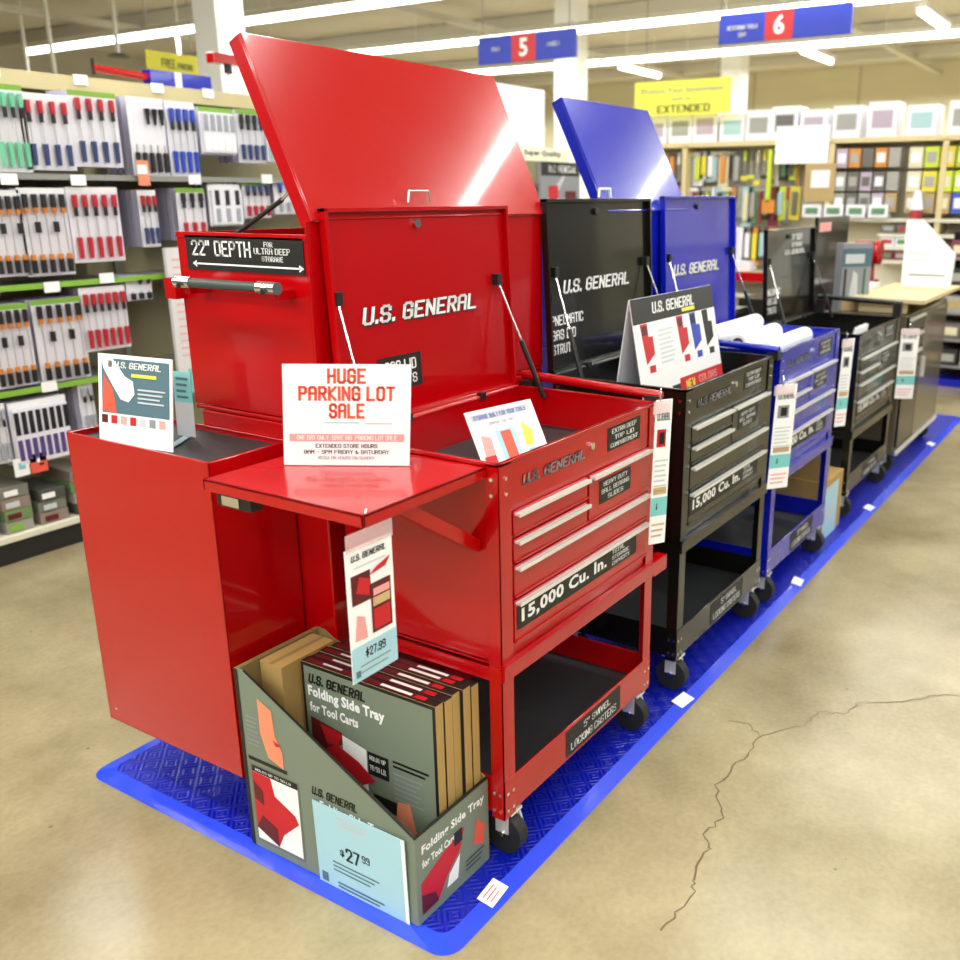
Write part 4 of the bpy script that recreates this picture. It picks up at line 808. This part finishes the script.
for row, (zt, L) in enumerate(((1.95, .32), (1.62, .36), (1.24, .36))):
    y = 3.9; k_ = 0
    while y > 1.9:
        c = rn.choice(cl); c2 = rn.choice(cl); kd = rn.choice((0, 1, 1, 2))
        l = '%s %s with %s detail, %s row of far tool wall' % (CN[c], KN[kd], CN[c2], ('top', 'middle', 'bottom')[row])
        k_ += 1
        if l in used: l += ', %s from left' % (nth + ['%dth' % q for q in range(14, 60)])[k_ - 1]
        used.add(l); far_tool(y, zt, L * rn.uniform(.8, 1.05), c, c2, kd, l); y -= .062 + rn.uniform(0, .014)
# bright yellow level
m = M(); m.box(X0 - .02, 2.13, 1.48, X0 + .02, 2.17, 1.95, PAL['lime']); m.box(X0 - .02, 2.08, 1.38, X0 + .02, 2.2, 1.5, PAL['org']); tag(m.build('long_level'), 'tall lime and orange tool hanging left of the tan notice panel', 'tool')
m, g = cardframe((X0 - .03, 1.8, 1.49), (0, -1, 0), (0, 0, 1), .28, .33, .02, PAL['tan']); g.rect(.06, .12, .23, .27, WHITE); tag(m.build('notice_panel'), 'tan panel with a white notice on the far shelving', 'panel')
# right bays: rows of packs
BAY = 'packs in the far right shelving bays'
rows = [(1.78, .17, 1.5, .55), (1.58, .17, 1.5, .6), (1.40, .16, 1.5, .7)]
pal = [['mauve', 'org', 'dgrey', 'org', 'grey'], ['grey', 'dgrey', 'mauve', 'dgrey', 'grey'], ['grey', 'dgrey', 'grey', 'mauve', 'tan']]
rr2 = [['cream', 'lime', 'yel', 'lime', 'blk', 'dgrey', 'blk', 'dgrey'], ['cream', 'yel', 'lime', 'lime', 'blk', 'grey', 'blk', 'dgrey'], ['tan', 'tan', 'tan', 'blue', 'cream', 'tan', 'grey', 'green']]
ord_ = ['first', 'second', 'third', 'fourth', 'fifth', 'sixth', 'seventh', 'eighth']
for i in range(3):
    for j in range(5): far_box(1.43 - j * .115, rows[i][0], .1, .16, pal[i][j], .1, ('white', 'grey', 'dgrey')[j % 3], 'carded_product', '%s carded product, %s in the %s row left of the far upright' % (CN[pal[i][j]], ord_[j], ('top', 'middle', 'lower')[i]), BAY)
    for j in range(8): far_box(.78 - j * .13, rows[i][0] - .01, .115, .17, rr2[i][j], .1, ('white', 'grey', 'cream')[j % 3], 'carded_product', '%s carded product, %s in %s row right of the far upright' % (CN[rr2[i][j]], ord_[j], ('top', 'middle', 'lower')[i]), BAY)
for j in range(4): far_box(1.62 - j * .2, 1.35, .17, .11, 'white', .15, 'green', 'white_carton', 'white carton with green print on the far shelf, %s from the left' % ord_[j], 'white cartons in a row on the far shelf', X0 - .06)
for j in range(3):
    for i, c in enumerate(('dgrey', 'red', 'maroon')): far_box(.95 - j * .13, (1.22, 1.107, .987)[i], .12, .075, c if (i != 1) else 'white', .15, ('grey', 'red', 'green')[(i + j) % 3], 'small_carton', '%s small carton, %s on the %s narrow white shelf' % (CN[c], ord_[j], ('upper', 'middle', 'lower')[i]), 'small cartons on the narrow white shelves', X0 - .02)
for j in range(6): far_box(.33 - j * .085, 1.2, .07, .14, ('maroon', 'red', 'org', 'maroon', 'blue', 'yel')[j], .15, ('yel', 'maroon')[j % 2], 'small_carton', '%s bright carton, %s in the row behind the angled white panel' % (CN[('maroon', 'red', 'org', 'maroon', 'blue', 'yel')[j]], ord_[j]), 'bright cartons behind the angled panel', X0 - .05)
for j in range(7): far_box(3.6 - j * .22, .837, .2, .09 + .02 * (j % 2), ('white', 'cyan', 'white', 'red', 'white', 'grey', 'white')[j], .2, None, 'low_carton', '%s low carton, %s on the red edged shelf' % (('white', 'pale', 'white', 'red', 'white', 'grey', 'white')[j], ord_[j]), 'low cartons on the red edged shelf', X0 - .02)
m = M(); m.cyl((X0 - .1, .77, 1.345), (X0 - .1, .77, 1.42), .05, PAL['red'], 14); m.cyl((X0 - .1, .77, 1.42), (X0 - .1, .77, 1.58), .06, PAL['white'], 14, .03); tag(m.build('spray_bottle'), 'white bottle with red base standing on the far shelf', 'bottle')
# dark rack at the right edge
r = root('wire_rack', 'dark merchandise rack with blue base at the right picture edge', 'rack', (6.85, -.5, 0))
m = M(); m.box(0, 0, 0, .4, .9, .06, BLUE); m.build('base', r, .005); m = M(); m.box(.3, 0, .06, .33, .9, 1.25, BLACK); m.build('back_panel', r)
for i in range(5):
    m = M(); m.box(0, .0, .16 + i * .22, .3, .9, .175 + i * .22, GMET); o = m.build('shelf', r)
for i in range(5):
    for j in range(5):
        c = ('blk', 'dgrey', 'maroon', 'grey', 'blk')[(i * 2 + j) % 5]
        far_box(-.48 + j * .175, .175 + i * .22 + .001, .15, .13, c, .18, ('tan', 'grey', 'cream')[(i + j) % 3], 'rack_carton', '%s carton, %s from the right on the %s shelf of the dark rack' % (CN[c], ord_[j], ('lowest', 'second', 'third', 'fourth', 'top')[i]), 'cartons on the dark rack', 6.87)
